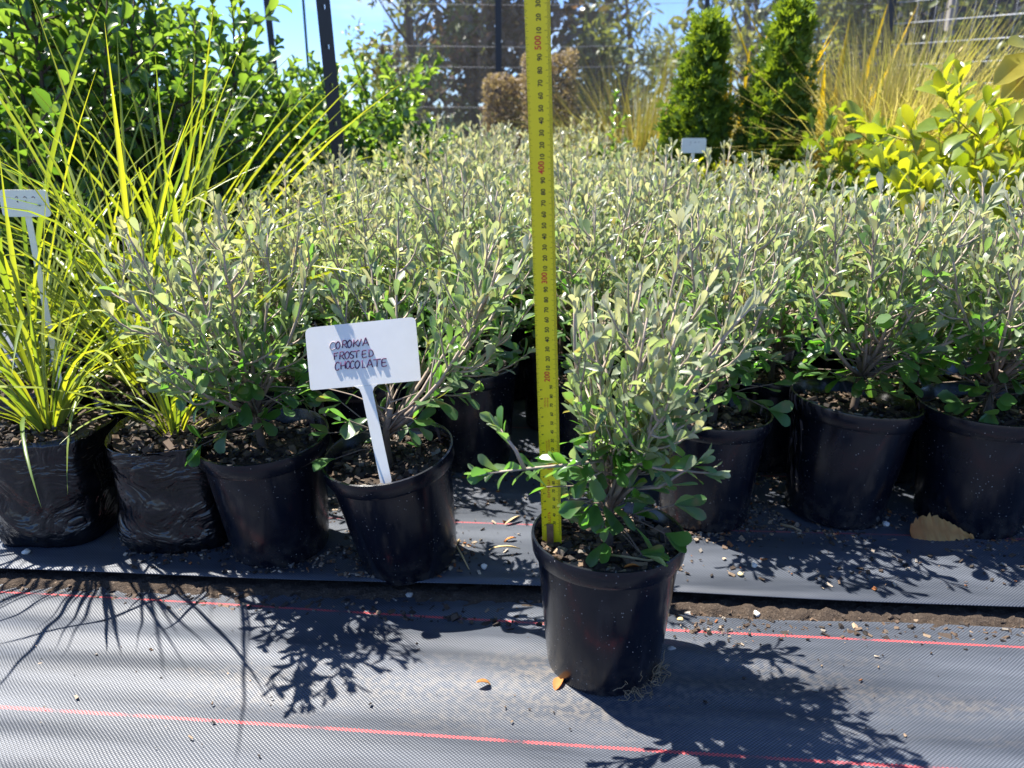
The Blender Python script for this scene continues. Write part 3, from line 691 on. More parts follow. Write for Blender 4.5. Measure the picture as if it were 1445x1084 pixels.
for cm in range(3, 66):
    mm = cm*10; low = mm < 200
    if mm % 100 == 0: put_text(nr_, str(mm), .0074, -.0004 if not low else .0002, mm/1000+(.001 if not low else 0))
    else: put_text(nb, str(mm % 100), .0056 if not low else .0042, .0006 if not low else .0031, mm/1000)
    if low: put_text(nb, str(cm % 10), .0034, -.0066, mm/1000-.003)
for z0, n_, x0, sz in ((.062, 8, -.0022, .0030), (.030, 5, -.0026, .0030), (.112, 12, -.0030, .0016), (.112, 13, -.0006, .0016), (.168, 7, -.0034, .0016), (.168, 7, -.0008, .0016)):
    rk = random.Random(int(z0*1e4)+n_)                     # worn red maker's print, no longer legible
    for k in range(n_):
        z = z0+k*sz*.95
        strip(nr_, x0-sz*.42, x0+sz*.42, z, sz*.22)
        for q in range(rk.randint(1, 2)):
            xx = x0+rk.choice((-.36, 0, .36))*sz; nr_.add([(xx-sz*.1, arc_y(xx)+.0002, z), (xx+sz*.1, arc_y(xx)+.0002, z), (xx+sz*.1, arc_y(xx)+.0002, z+sz*.6), (xx-sz*.1, arc_y(xx)+.0002, z+sz*.6)], [(0, 1, 2, 3)])
obj('black_numerals', nb.mesh('black_numerals', 'tape_black', False), tape)
obj('red_numerals', nr_.mesh('red_numerals', 'tape_red', False), tape)
hk = MB(); hk.box((-.0018, .0016, .016), (.0072, .0009, .026)); hk.box((-.0018, .0042, .0035), (.0076, .006, .0010)); hk.tube([(-.0018, .0018, .010), (-.0018, .0030, .010)], .0014, 8); hk.tube([(-.0018, .0018, .022), (-.0018, .0030, .022)], .0014, 8)
obj('end_hook', hk.mesh('end_hook', 'hook', False), tape)

# ------------------------------------------------------------------ handwritten sign
sign = empty('plant_sign', foot, 'white plastic T-shaped sign handwritten COROKIA FROSTED CHOCOLATE in a tilted pot', 'plant sign')
def plate(poly, th, off=0.0):
    n = len(poly); A = [p+SNn*off for p in poly]; B = [p+SNn*(off-th) for p in poly]
    return [a-foot for a in A]+[b-foot for b in B], [tuple(range(n)), tuple(range(2*n-1, n-1, -1))]+[(i, n+i, n+(i+1) % n, (i+1) % n) for i in range(n)]
def orient(poly):
    a = np.cross(poly[1]-poly[0], poly[2]-poly[1]); return poly if a.dot(SNn) > 0 else poly[::-1]
def corner(a, b, c, r=.009, n=5):
    u, w = unit(a-b), unit(c-b); return bez(b+u*r, b, b+w*r, n)
q = [sp(430, 463), sp(438, 551), sp(594, 537), sp(586, 447)]
poly = corner(q[3], q[0], q[1])+corner(q[0], q[1], q[2], .003)+corner(q[1], q[2], q[3], .002)+corner(q[2], q[3], q[0], .007)
obj('plate', sharp(MB().add(*plate(orient(poly), .0016)).mesh('plate', 'white_plastic'), .5), sign)
stk = [sp(500, 545.6), sp(507, 549), sp(511, 558), sp(536.5, 680), sp(539, 690), sp(551, 690), sp(552.5, 677), sp(526, 553), sp(528, 546.5), sp(533, 542.8)]
obj('stake', sharp(MB().add(*plate(orient(stk), .0018, .0004)).mesh('stake', 'white_plastic'), .5), sign)
GL = {'C': [[(1, .15), (.6, 0), (.2, .2), (0, .6), (.2, .95), (.6, 1), (1, .82)]],
      'O': [[(.5, 0), (.12, .25), (0, .6), (.25, .97), (.6, 1), (.95, .65), (.95, .25), (.6, 0), (.4, .04)]],
      'R': [[(.1, 0), (.05, 1)], [(.05, .08), (.6, 0), (.9, .2), (.65, .48), (.1, .55)], [(.3, .52), (1, 1)]],
      'K': [[(.1, 0), (.05, 1)], [(.9, 0), (.1, .6)], [(.3, .5), (1, .95)]],
      'I': [[(1, 0), (0, 1)]], 'A': [[(0, 1), (.45, 0), (.55, 0), (1, .95)], [(.2, .66), (.85, .58)]],
      'F': [[(.1, .05), (.2, 1)], [(.0, .1), (1, 0)], [(.15, .5), (.8, .42)]],
      'S': [[(1, .08), (.5, 0), (.1, .2), (.3, .45), (.85, .6), (.85, .88), (.4, 1), (0, .9)]],
      'T': [[(0, .12), (1, 0)], [(.5, .06), (.5, 1)]], 'E': [[(.9, .02), (.1, .1), (.12, .98), (1, .88)], [(.1, .52), (.8, .46)]],
      'D': [[(.1, .05), (.15, 1)], [(0, .06), (.6, .02), (1, .4), (.85, .8), (.1, 1)]],
      'H': [[(0, .1), (.1, 1)], [(.9, 0), (1, .92)], [(.05, .58), (.95, .48)]], 'L': [[(.05, 0), (.1, .98), (1, .9)]]}
WR = [('C', 325, 342, 388, 430, 1), ('O', 393, 338, 440, 420, 0), ('R', 465, 325, 522, 410, 0), ('O', 525, 322, 572, 405, 0), ('K', 590, 316, 652, 400, 0), ('I', 655, 308, 680, 388, 0), ('A', 697, 302, 765, 387, 0),
      ('F', 368, 465, 418, 545, 0), ('R', 435, 452, 490, 540, 0), ('O', 495, 452, 545, 532, 0), ('S', 553, 450, 598, 528, 0), ('T', 597, 440, 662, 522, 0), ('E', 690, 438, 742, 520, 0), ('D', 762, 430, 816, 512, 0),
      ('C', 385, 570, 432, 662, 0), ('H', 448, 560, 502, 652, 0), ('O', 508, 560, 552, 642, 0), ('C', 556, 556, 600, 642, 0), ('O', 610, 556, 662, 640, 0), ('L', 690, 550, 728, 638, 0), ('A', 745, 545, 812, 632, 0), ('T', 818, 535, 902, 622, 0), ('E', 912, 530, 970, 620, 0)]
ink, fink = MB(), MB()
for ch, x0, y0, x1, y1, fd in WR:
    for s_ in GL[ch]:
        Q = [sp(425+(x0+(x1-x0)*a)/8.028, 440+(y0+(y1-y0)*b)/8.028)-foot+SNn*.0006 for a, b in s_]
        if len(Q) > 3:
            sm = []
            for i in range(len(Q)-1):
                p0, p1, p2, p3 = Q[max(i-1, 0)], Q[i], Q[i+1], Q[min(i+2, len(Q)-1)]
                for u in (0, .33, .67): sm.append(.5*((2*p1)+(-p0+p2)*u+(2*p0-5*p1+4*p2-p3)*u*u+(-p0+3*p1-3*p2+p3)*u**3))
            Q = sm+[Q[-1]]
        (fink if fd else ink).tube(Q, .00068, 5)
obj('handwriting', ink.mesh('handwriting', 'ink'), sign); obj('faded_letter', fink.mesh('faded_letter', 'faded_ink'), sign)

# ------------------------------------------------------------------ sedges in black plastic bags
BT = [0, .06, .15, .26, .38, .5, .62, .74, .85, .94, 1.0]; BW = [.75, .9, 1, 1, 1, .97, .88, .72, .5, .26, .03]
rg = random.Random(31)
sedge = Species('sedge', [leaf_shape(BT, [w*.0062*rg.uniform(.7, 1.2) for w in BW], .55, b, tw) for b, tw in ((.15, .3), (.35, -.4), (.55, .8), (.8, -.6), (1.1, .5), (1.5, -.3), (1.9, .6), (2.3, -.5))], 7)
def bag_mesh(seed, hgt=.160, hw=.078):
    rng = random.Random(seed); na, nz = 72, 30; V = []
    W_ = [(rng.choice((1, 2, 3, 5, 7, 9)), rng.uniform(15, 120), rng.uniform(0, 6.28), rng.uniform(.3, 1)) for _ in range(22)]
    for j in range(nz+1):
        z = hgt*j/nz; base = 1.0-.10*max(0, 1-z/.03)**2+.02*math.sin(z*30+seed)
        for k in range(na):
            w = 2*PI*k/na; c, s = math.cos(w), math.sin(w); ex = 3.2
            rr = hw*(abs(c)**ex+abs(s)**ex)**(-1/ex)*base
            rr += .00075*sum(a*math.sin(f_*w+kz*z+ph) for f_, kz, ph, a in W_)*(.35+.65*(1-z/hgt))
            rr -= .003*math.exp(-((w-4.95-.25*z)/.05)**2)
            V.append((rr*c, rr*s, z+(.006*math.sin(2*w+seed) if j == nz else 0)))
    F = [(j*na+k, j*na+(k+1) % na, (j+1)*na+(k+1) % na, (j+1)*na+k) for j in range(nz) for k in range(na)]
    b = len(V)
    for k in range(na): V.append((V[nz*na+k][0]*.955, V[nz*na+k][1]*.955, hgt-.012))
    F += [(nz*na+k, nz*na+(k+1) % na, b+(k+1) % na, b+k) for k in range(na)]+[tuple(range(na))[::-1]]
    return MB().add(V, F).mesh('bag', 'film')
bags = [bag_mesh(i) for i in (1, 2, 3)]
bag_soil = [soil_mesh(80+i, .079, .150) for i in range(2)]
bag_chips = [chip_mesh(90+i, .077, .155, 300, (.003, .014)) for i in range(2)]
def add_sedge(loc, label, seed, n=62, L=(.36, .62), rz=0.0, spread=1.0):
    rng = random.Random(seed); t = empty('potted_sedge', loc, label, 'potted sedge', 'lime sedges in black bags', (0, 0, rz))
    obj('bag', bags[seed % 3], t); s = obj('soil', bag_soil[seed % 2], t); stuff(obj('bark_chips', bag_chips[seed % 2], s))
    for i in range(n):
        az = rng.uniform(0, 6.28); o_ = np.array([math.cos(az), math.sin(az), 0]); rad = rng.random()**.7
        p = o_*.022*rad+np.array([0, 0, .150]); lean = (.05+.55*rad*rng.uniform(.6, 1.2))*spread
        d = np.array([0, 0, math.cos(lean)])+o_*math.sin(lean)
        k = min(7, max(0, int(rad*4.6+rng.uniform(-1.2, 3.2)))); ln = rng.uniform(*L)*(1.0-.25*(k > 5))
        if rng.random() < .2: ln *= .6
        m = frame(p, d, -o_+rvec(rng)*.55, ln, ln*rng.uniform(.75, 1.3)*.5/ln*(ln/.5)**.3)
        obj('blade', sedge.leaf_mesh(k, min(.99, max(0, rng.gauss(.46, .27)))), t, None, m)
    return t
add_sedge((-.665, 1.035, Z), 'lime-green sedge in black plastic bag cut by the left edge, front row', 401, 56, (.24, .46))
add_sedge((-.480, 1.020, Z), 'lime-green sedge in crinkled black bag beside the first shrub pot', 412, 34, (.20, .36), .12)
add_sedge((-.615, 1.232, Z), 'lime-green sedge in black bag behind and between the two front bags', 403, 80, (.40, .68), .3)
add_sedge((-.800, 1.240, Z), 'lime-green sedge behind the left edge bag, farthest left of the second row', 404, 60, (.36, .64))
add_sedge((-.650, 1.470, Z), 'tall lime-green sedge in third row of bags, nearest the silver shrubs', 405, 84, (.44, .72), .5)
add_sedge((-.820, 1.480, Z), 'lime-green sedge in third row of bags, in front of the small white tag', 406, 60, (.36, .60), .9)
add_sedge((-.720, 1.700, Z), 'tall lime-green sedge farthest back, in front of the glossy bushes', 407, 76, (.42, .68), .2)

# ------------------------------------------------------------------ loose things on the mats
def pebble(px, py, z, r, mat, label, seed):
    rng = random.Random(seed); p = on_z(px, py, z); mb = MB(); V = []; F = []; n, mseg = 7, 10; ax = [r*rng.uniform(.8, 1.35), r*rng.uniform(.7, 1.05), r*rng.uniform(.5, .75)]
    ph = [rng.uniform(0, 6) for _ in range(4)]
    for j in range(n+1):
        th = PI*j/n
        for k in range(mseg):
            w = 2*PI*k/mseg; q_ = 1+.13*math.sin(2*w+ph[0]+2*th)+.1*math.sin(3*w+ph[1]-3*th)
            V.append((ax[0]*q_*math.sin(th)*math.cos(w), ax[1]*q_*math.sin(th)*math.sin(w), ax[2]*math.cos(th)*q_))
    F = [(j*mseg+k, (j+1)*mseg+k, (j+1)*mseg+(k+1) % mseg, j*mseg+(k+1) % mseg) for j in range(n) for k in range(mseg)]
    o = obj('pebble', mb.add(V, F).mesh('pebble', mat), None, (p[0], p[1], z+ax[2]*.8)); o.rotation_euler = (0, 0, rng.uniform(0, 3))
    return tag(o, label, 'pebble', 'loose pebbles')
pebble(1012, 855, .0, .0062, 'pebble', 'round grey pebble, largest one in the soil gap close to the front pot', 1)
pebble(971, 868, .0, .0046, 'pebble', 'small brown-grey pebble in the soil gap nearest the front pot', 2)
pebble(960, 876, .002, .0042, 'tan_pebble', 'yellowish pebble on the edge of the front mat beside the pot', 3)
pebble(1067, 869, .0, .0060, 'pale_pebble', 'pale angular pebble in the soil gap, right of the round grey one', 4)
pebble(1064, 800, Z, .0046, 'pale_pebble', 'white cubic pebble on the sunlit rear mat right of the pot', 5)
pebble(1045, 812, Z, .0036, 'tan_pebble', 'small cream pebble on the sunlit rear mat below the white one', 6)
pebble(1335, 864, .0, .0050, 'pebble', 'dusty pebble in the soil gap under the right half of the mat edge', 7)
pebble(37, 781, Z, .0058, 'pale_pebble', 'pale oval pebble in front of the left edge bag', 8)
pebble(947, 918, .003, .0050, 'pebble', 'dark pebble on the front mat right beside the front pot', 9)
pebble(578, 842, .003, .0048, 'pebble', 'round brown pebble on the shaded front mat below the signed pot', 10)
pebble(683, 802, Z, .0048, 'pale_pebble', 'cream pebble on rear mat edge between the signed pot and front pot', 11)
pebble(1250, 742, Z, .0056, 'pale_pebble', 'pale flat pebble at the foot of the right-leaning pot', 12)
def litter_leaf(name, px, py, z, ln, wd, yaw, mat, label, bend=.9, fold=.5, tilt=.1):
    p = on_z(px, py, z); V, F = leaf_shape(TS, [w*wd/ln for w in (.02, .5, .85, 1, .9, .62, .3, .03)], fold, bend, .5, .3)
    V = V*ln
    Vb = V-np.array([0, 0, .0008]); nV = len(V)
    o = obj(name, mesh_np(name, np.concatenate([V, Vb]), np.concatenate([F, F[:, ::-1]+nV]), mat, np.linspace(.1, .95, 2*nV)), None, (p[0], p[1], z+.002-min(0, V[:, 2].min())))
    o.rotation_euler = (tilt, 0, yaw); return tag(o, label, 'fallen leaf' if 'leaf' in name else 'debris', 'fallen leaves')
litter_leaf('fallen_leaf', 672, 973, .003, .018, .0035, R(-80), 'dry_leaf', 'small curled tan leaf lying on the front mat left of the pot', 1.3)
litter_leaf('fallen_leaf', 783, 977, .003, .022, .006, R(-25), 'dry_leaf', 'brown pointed leaf leaning against the left foot of the front pot', .5)
litter_leaf('fallen_leaf', 713, 765, Z, .017, .003, R(-70), 'orange_leaf', 'small orange leaf on the rear mat left of the front pot', .6)
litter_leaf('fallen_leaf', 690, 784, Z, .046, .003, R(-82), 'dry_grass', 'long curved dry leaf on the rear mat left of the front pot', .8)
litter_leaf('fallen_leaf', 712, 742, Z, .030, .0028, R(-55), 'dry_grass', 'straight dry leaf sliver on shaded rear mat behind the front pot', .3)
litter_leaf('fallen_leaf', 880, 803, SOIL_Z+.008, .016, .0035, R(-95), 'orange_leaf', 'orange leaf scrap on the bark just inside the front rim', .5)
# big dry leaf with toothed edge
bl = MB(); nE = 26; up_, dn_ = [], []
for i in range(nE+1):
    t_ = i/nE; w_ = .030*math.sin(PI*min(1, t_*1.12+.02))**.7*(1-.55*t_)+.001; tooth = .0016*(1 if i % 2 else -1)*(0 < i < nE)
    cx0 = .088*t_-.044
    up_.append((cx0, w_*.9+tooth, .004+.020*math.sin(PI*(.15+.75*t_))*(1-.4*t_)+(.006*(i % 3 == 0)*(t_ < .5)))); dn_.append((cx0+.003, -w_*.55-tooth*.8, .0022))
md = [(a[0], (a[1]+b[1])/2, (a[2]*.45+b[2]*.55)+.001+.0022*math.sin(i_*1.3)) for i_, (a, b) in enumerate(zip(up_, dn_))]
Vb = up_+md+dn_; n1 = nE+1
Fb = [(i, n1+i, n1+i+1, i+1) for i in range(nE)]+[(n1+i, 2*n1+i, 2*n1+i+1, n1+i+1) for i in range(nE)]
nv = len(Vb); Vall = Vb+[(x, y, z-.0009) for x, y, z in Vb]; Fall = Fb+[tuple(q_+nv for q_ in f[::-1]) for f in Fb]
p = on_z(1328, 762, Z)
o = obj('fallen_leaf', mesh_np('fallen_leaf', Vall, Fall, 'dry_leaf', [max(0, (.05+.9*min(1, max(0, (v[0]+.044)/.03)))*(.45 if (i % nv) % n1 % 5 == 0 or n1 <= (i % nv) < 2*n1 else 1)) for i, v in enumerate(Vall)]), None, (p[0], p[1]+.004, Z+.0015)); o.rotation_euler = (R(18), 0, R(-5))
tag(o, 'big crinkled tan leaf with toothed edge in front of right pots', 'fallen leaf', 'fallen leaves')
def twig(pts, z, r, mat, label, name='twig', lift=0.0):
    W_ = [on_z(x, y, z) for x, y in pts]; c = W_[0].copy(); n = len(W_)
    Q = [w_-c+np.array([0, 0, r*1.2+lift*math.sin(PI*i/(n-1))]) for i, w_ in enumerate(W_)]
    return tag(obj(name, MB().tube(Q, [r]*(n-1)+[r*.5], 6).mesh(name, mat), None, c), label, 'twig', 'loose twigs')
twig([(648, 763), (643, 775), (652, 790), (662, 805)], Z, .0014, 'dry_grass', 'bent straw-coloured stalk beside the foot of the signed pot', 'twig', .006)
twig([(1101, 742), (1118, 746), (1131, 752)], Z, .0022, 'root', 'brown wood sliver in front of the right-leaning pot')
twig([(860, 785), (885, 788), (915, 793), (948, 789)], SOIL_Z+.010, .0013, 'dry_grass', 'dry stalk lying on the bark in the front pot')
twig([(1140, 865), (1170, 858), (1190, 862)], .001, .0018, 'root', 'brown twig lying in the soil gap right of the front pot')
# crumbs of soil and bark
rl = random.Random(404); pts = []
footpts = [(-.310, .992), (-.148, .962), (-.055, 1.29), (.292, 1.072), (.478, 1.078), (.682, 1.05), (-.472, 1.02), (.452, 1.262)]
for i in range(3200):
    fx, fy = rl.choice(footpts); a = rl.uniform(PI*.9, PI*2.1); d = .066+abs(rl.gauss(0, .022)); pts.append((fx+math.cos(a)*d, max(rear_edge_y(fx)+.012, fy+math.sin(a)*d), Z+.0016))
for i in range(1500): x = rl.uniform(-.45, .8); pts.append((x, rl.uniform(rear_edge_y(x)+.02, 1.35), Z+.0016))
V, F, C = chip_cloud(rl, pts, (.0008, .0058), BARK)
stuff(tag(obj('soil_crumbs', mesh_np('soil_crumbs', V, F, 'chips', None, C, False)), 'soil crumbs and bark bits strewn between the pots on the rear mat', 'soil crumbs'))
pts = []
for i in range(1900): x = rl.uniform(-.75, .8); pts.append((x, rear_edge_y(x)-.004-.052*rl.random()**1.3, .001+rl.uniform(0, .003)))
V, F, C = chip_cloud(rl, pts, (.0008, .0075), DARK_BARK)
stuff(tag(obj('soil_crumbs', mesh_np('soil_crumbs', V, F, 'chips', None, C, False)), 'crumbs and wood bits lying in the soil gap between the two mats', 'soil crumbs'))
pts = []
for i in range(150): q_ = on_z(rl.uniform(20, 1440), rl.triangular(885, 1080, 890), .005); pts.append((q_[0], q_[1], .0055))
for i in range(90): q_ = on_z(rl.gauss(1010, 45), rl.gauss(888, 9), .005); pts.append((q_[0], q_[1], .0050))
V, F, C = chip_cloud(rl, pts, (.0009, .0034), BARK)
stuff(tag(obj('soil_crumbs', mesh_np('soil_crumbs', V, F, 'chips', None, C, False)), 'sparse grit on the sunlit front mat', 'soil crumbs'))

# ------------------------------------------------------------------ broad-leaved bushes
def gen_bush(seed, sp_, h, r, mains, twigs, L, spacing, stem_r=.008, base_h=.0, tone_h=.6, ang=(.5, 1.1), tl=(.10, .22), wmul=1.0, up=.8, tip=4, upface=.6):
    rng = random.Random(seed); st = MB(); lv = []; ns = len(sp_.shp)
    def tone(p, t): return .08+.50*max(0, (p[2]/h-tone_h*.5))+.38*t*rng.random()
    for i in range(mains):
        az = i*2.399+rng.uniform(-.4, .4); u = (i+.5)/mains; rr = r*math.sqrt(u)*rng.uniform(.8, 1.1); hh = h*(1.03-.42*(rr/r)**2)*rng.uniform(.8, 1.05)
        s = np.array([math.cos(az), math.sin(az), 0])*.03*rng.random()+np.array([0, 0, base_h]); e = np.array([rr*math.cos(az), rr*math.sin(az), hh])
        c = s*.4+e*.6; c[2] = s[2]*.6+e[2]*.4; c[:2] *= 1.2
        P = bez(s, c, e, 8); P = [p+rvec(rng)*.012*(0 < k < 7) for k, p in enumerate(P)]
        st.tube(P, [stem_r*(1-.8*k/7) for k in range(8)], 5); leaves_along(P, rng, ns, .4, spacing, L, tone, ang, lv, tip, upface)
        for k in range(twigs):
            f = .14+.82*(k+rng.random())/twigs; j = f*7; q = P[int(j)]*(1-j % 1)+P[min(7, int(j)+1)]*(j % 1)
            ax = unit(P[min(7, int(j)+1)]-P[int(j)]); side = unit(np.cross(ax, rvec(rng))); ln = rng.uniform(*tl)
            d0 = unit(ax*.4+side+unit(np.array([q[0], q[1], 0])+1e-6)*.5); m = q+d0*ln*.55; e2 = m+unit(d0*.6+np.array([0, 0, up])+rvec(rng)*.35)*ln*.5
            T = bez(q, m, e2, 5); st.tube(T, [stem_r*.35*(1-.15*w_) for w_ in range(5)], 4, False); leaves_along(T, rng, ns, .15, spacing, L, tone, ang, lv, tip, upface)
    if wmul != 1.0:
        lv = [(k, m @ np.diag([wmul, 1, 1, 1]), t_) for k, m, t_ in lv]
    return st, lv
rg = random.Random(5)
OVAL_W = [.012, .13, .235, .275, .262, .20, .12, .015]
glossy = Species('glossy_leaf', shapes(OVAL_W, 4, rg, (.2, .7), (.1, .9)), 6)
lime = Species('lime_leaf', shapes([.012, .10, .19, .235, .225, .165, .085, .01], 4, rg, (.1, .5), (.2, 1.0), (-.3, .3)), 6)
oval = Species('oval_leaf', shapes([.012, .17, .30, .345, .325, .25, .15, .015], 4, rg, (.1, .5), (0, .7)), 6)
def bush_thing(name, loc, label, cat, group, gen, spc, nleaf, stem_mat='old_stem', rz=0.0, pot=None):
    st, lv = gen; t = empty(name, loc, label, cat, group, (0, 0, rz))
    obj('stem', st.mesh('stem', stem_mat), t)
    near, rest = split_leaves(tmat(loc, (0, 0, rz)), lv, nleaf)
    for k, m, tn in near: obj('leaf', spc.leaf_mesh(k, tn), t, None, m)
    if rest: stuff(obj('foliage', spc.joined('foliage', rest), t))
    if pot:
        p_ = obj('pot', me_pot, t, (0, 0, 0)); p_.scale = (pot,)*3; obj('rim', me_rim, p_)
        s_ = obj('soil', soils[0], t); s_.scale = (pot,)*3
    return t
GB = 'glossy green bushes behind the sedges'
for px, Y, h, r, mains, tw, lab, sd_, nl in ((40, 1.85, 1.10, .42, 26, 12, 'tall glossy green bush at the left edge behind the sedges', 501, 220),
                                          (215, 2.10, 1.02, .36, 24, 12, 'tall glossy green bush behind the sedges with a thin dark post through it', 502, 220),
                                          (400, 2.45, .77, .33, 24, 13, 'lower glossy green bush around the holed black post', 503, 160),
                                          (505, 2.65, .76, .27, 24, 13, 'glossy green bush on the right side of the holed black post', 504, 120)):
    x = on_y(px, 188, Y)[0]
    bush_thing('glossy_bush', (x, Y, Z), lab, 'bush', GB, gen_bush(sd_, glossy, h, r, mains, tw, (.034, .060), .0165, .009, .03, .5), glossy, nl, 'old_stem', sd_*.7, None)
# lime big-leaved shrubs on the right
GL_ = 'lime big-leaved shrubs on the right'
for px, Y, h, r, lab, sd_, nl, spc, L in ((1400, 1.72, .66, .27, 'lime-yellow shrub with large pointed leaves at the right edge', 521, 150, lime, (.065, .098)),
                                         (1320, 2.05, .59, .22, 'lime-yellow large-leaved shrub just left of the right edge shrub', 522, 90, lime, (.06, .092)),
                                         (1240, 2.05, .62, .19, 'round-leaved green shrub with yellow stems right of the conifers', 523, 140, oval, (.040, .062)),
                                         (1180, 2.30, .60, .17, 'round-leaved dark green shrub close to the right-hand conifer', 524, 80, oval, (.038, .058)),
                                         (1460, 2.05, .72, .24, 'lime-yellow shrub half cut by the right border, behind the others', 525, 70, lime, (.065, .1))):
    x = on_y(px, 188, Y)[0]
    bush_thing('lime_shrub', (x, Y, Z), lab, 'shrub', GL_, gen_bush(sd_, spc, h, r, 11, 6, L, .024, .006, .14, .3, (.6, 1.2), (.07, .14), 1.0, .8, 3, .9), spc, nl, 'yellow_stem', sd_*.3, 1.15)
# reddish-tipped big leaves hanging in at the right border
x = on_y(1445, 100, 1.25)
tw = MB(); lv = []; rn = random.Random(3); base = on_y(1560, 300, 1.32); tip_ = on_y(1462, 85, 1.25)
c0 = np.array([base[0], base[1], Z]); P = bez(base-c0, (base+tip_)/2-c0+np.array([.03, 0, .05]), tip_-c0, 7)
P = [np.array([0, 0, .0]), np.array([0, 0, .1])]+P
tw.tube(P, [.006, .006, .005, .005, .0045, .004, .0035, .003, .0025], 6)
for px, py, ex, ey, tn in ((1456, 78, 1408, 112, 1), (1462, 92, 1418, 132, .8), (1455, 70, 1430, 55, .5), (1470, 100, 1440, 128, .9), (1470, 140, 1500, 175, .5), (1490, 150, 1440, 165, .4)):
    a, b = on_y(px, py, 1.25)-c0, on_y(ex, ey, 1.21)-c0; ln = np.linalg.norm(b-a); lv.append((rn.randrange(4), frame(a, b-a, np.array([.2, -.6, .7]), ln, ln*.95), tn))
t = empty('red_tipped_shrub', c0, 'tall shrub with red-tinged yellow leaves reaching in at the right border', 'shrub')
M['blush'] = leaf_mat('blush_leaf', (.24, .30, .04), (.46, .42, .08), (.32, .33, .07), (.48, .36, .12), (.6, .6, .04), (.85, .58, .10), .3, .5, .62)
blush = Species('blush', lime.shp, 6)
obj('stem', tw.mesh('stem', 'yellow_stem'), t)
for k, m, tn in lv: obj('leaf', blush.leaf_mesh(k, tn), t, None, m)

# ------------------------------------------------------------------ conifers
def fan():
    V = [(0, 0, 0)]; F = []
    V = []; 
    for sx in (-1, 0, 1):
        a = sx*.55; d = np.array([math.sin(a), math.cos(a), 0]); n_ = np.array([d[1], -d[0], 0]); b = len(V)
        for t_, w_ in ((.05, .04), (.45, .11), (.8, .09), (1.0 if sx == 0 else .85, .02)):
            for s_ in (-1, 1): V.append(d*t_+n_*w_*s_+np.array([0, 0, -.18*t_*t_]))
        F += [(b+2*i, b+2*i+1, b+2*i+3, b+2*i+2) for i in range(3)]
    return np.array(V), np.array(F)
conifer = Species('conifer', [fan()], 6)
def add_conifer(px, Y, h, r, label, seed, lean=0.0):
    rng = random.Random(seed); x = on_y(px, 188, Y)[0]; t = empty('conifer', (x, Y, Z), label, 'conifer', 'small potted conifers')
    lv = []; st = MB().tube([(0, 0, .14), (lean*.25, 0, h*.5), (lean*.7, 0, h*.85)], [.010, .006, .002], 6)
    for ic in range(270):                                    # sprays gathered in overlapping clumps
        f = rng.random()**.8; z = .20+(h-.24)*f; rad = r*(1-f**2.2)**.8*(.55+.45*min(1, f*5))+.008
        az = ic*2.399+rng.uniform(-.5, .5); o_ = np.array([math.cos(az), math.sin(az), 0]); cc = o_*rad*rng.uniform(.45, 1.0)+np.array([lean*f*f, 0, z]); ct = rng.gauss(0, .17); cr_ = rng.uniform(.020, .042)
        ax = unit(o_*rng.uniform(.3, .9)+np.array([0, 0, 1.0])+rvec(rng)*.2)
        for k in range(30):
            u = rng.random(); p = cc+ax*(u-.3)*cr_*2.0+rvec(rng)*cr_*(1-.5*u)*.8; d = unit(ax+rvec(rng)*.75)
            lv.append((0, frame(p, d, rvec(rng), rng.uniform(.012, .030)), min(1, max(0, .10+.55*f+.30*u+ct+rng.gauss(0, .08)))))  # tone paints sunlit tops yellow-green and lower sprays darker
    for i in range(14):
        z = rng.uniform(.25, h*.8); az = rng.uniform(0, 6.28); st.tube([(0, 0, z), (math.cos(az)*r*.6, math.sin(az)*r*.6, z+.06)], [.003, .0015], 4)
    obj('trunk', st.mesh('trunk', 'old_stem'), t); stuff(obj('foliage', conifer.joined('foliage', lv), t))
    p_ = obj('pot', me_pot, t); p_.scale = (1.2,)*3; obj('rim', me_rim, p_); s_ = obj('soil', soils[0], t); s_.scale = (1.2,)*3
add_conifer(978, 2.50, .905, .092, 'dark green cone-shaped conifer behind the small white tag', 601, .03)
add_conifer(1082, 2.42, .925, .096, 'green conifer leaning to a thin tip, right of the other conifer', 602, .05)

# ------------------------------------------------------------------ grasses and flax
GT = [0, .2, .4, .6, .8, 1.0]; rg = random.Random(9)
def grass_species(mat, wd): return Species(mat, [leaf_shape(GT, [wd, wd, wd*.9, wd*.75, wd*.45, wd*.05], .4, b, .6) for b in (.2, .5, .9, 1.4)], 6)
straw, olive = grass_species('straw', .0042), grass_species('olive_grass', .0036)
flaxs = Species('flax', [leaf_shape(BT, [w*.017 for w in BW], .5, b, tw_) for b, tw_ in ((.05, .2), (.25, -.3), (.5, .4))], 6)
def tuft(name, px, Y, n, L, spread, spc, label, cat, seed, lean=(0, 0), foot_r=.04, group=None, sep_blades=False):
    rng = random.Random(seed); x = on_y(px, 188, Y)[0]; t = empty(name, (x, Y, Z), label, cat, group); lv = []
    for i in range(n):
        az = rng.uniform(0, 6.28); o_ = np.array([math.cos(az), math.sin(az), 0]); a = spread*rng.random()**.8
        d = unit(np.array([lean[0], lean[1], 1])+o_*math.tan(a)); ln = rng.uniform(*L)
        lv.append((rng.randrange(len(spc.shp)), frame(o_*foot_r*rng.random()+np.array([0, 0, .0 if foot_r > .05 else .15]), d, -o_+rvec(rng)*.3, ln), min(1, max(0, rng.gauss(.5, .3)))))
    if sep_blades:
        for k, m, tn in lv: obj('blade', spc.leaf_mesh(k, min(.99, tn)), t, None, m)
    else: stuff(obj('blades', spc.joined('blades', lv), t))
    if foot_r <= .05:
        p_ = obj('pot', me_pot, t); obj('rim', me_rim, p_); obj('soil', soils[1], t)
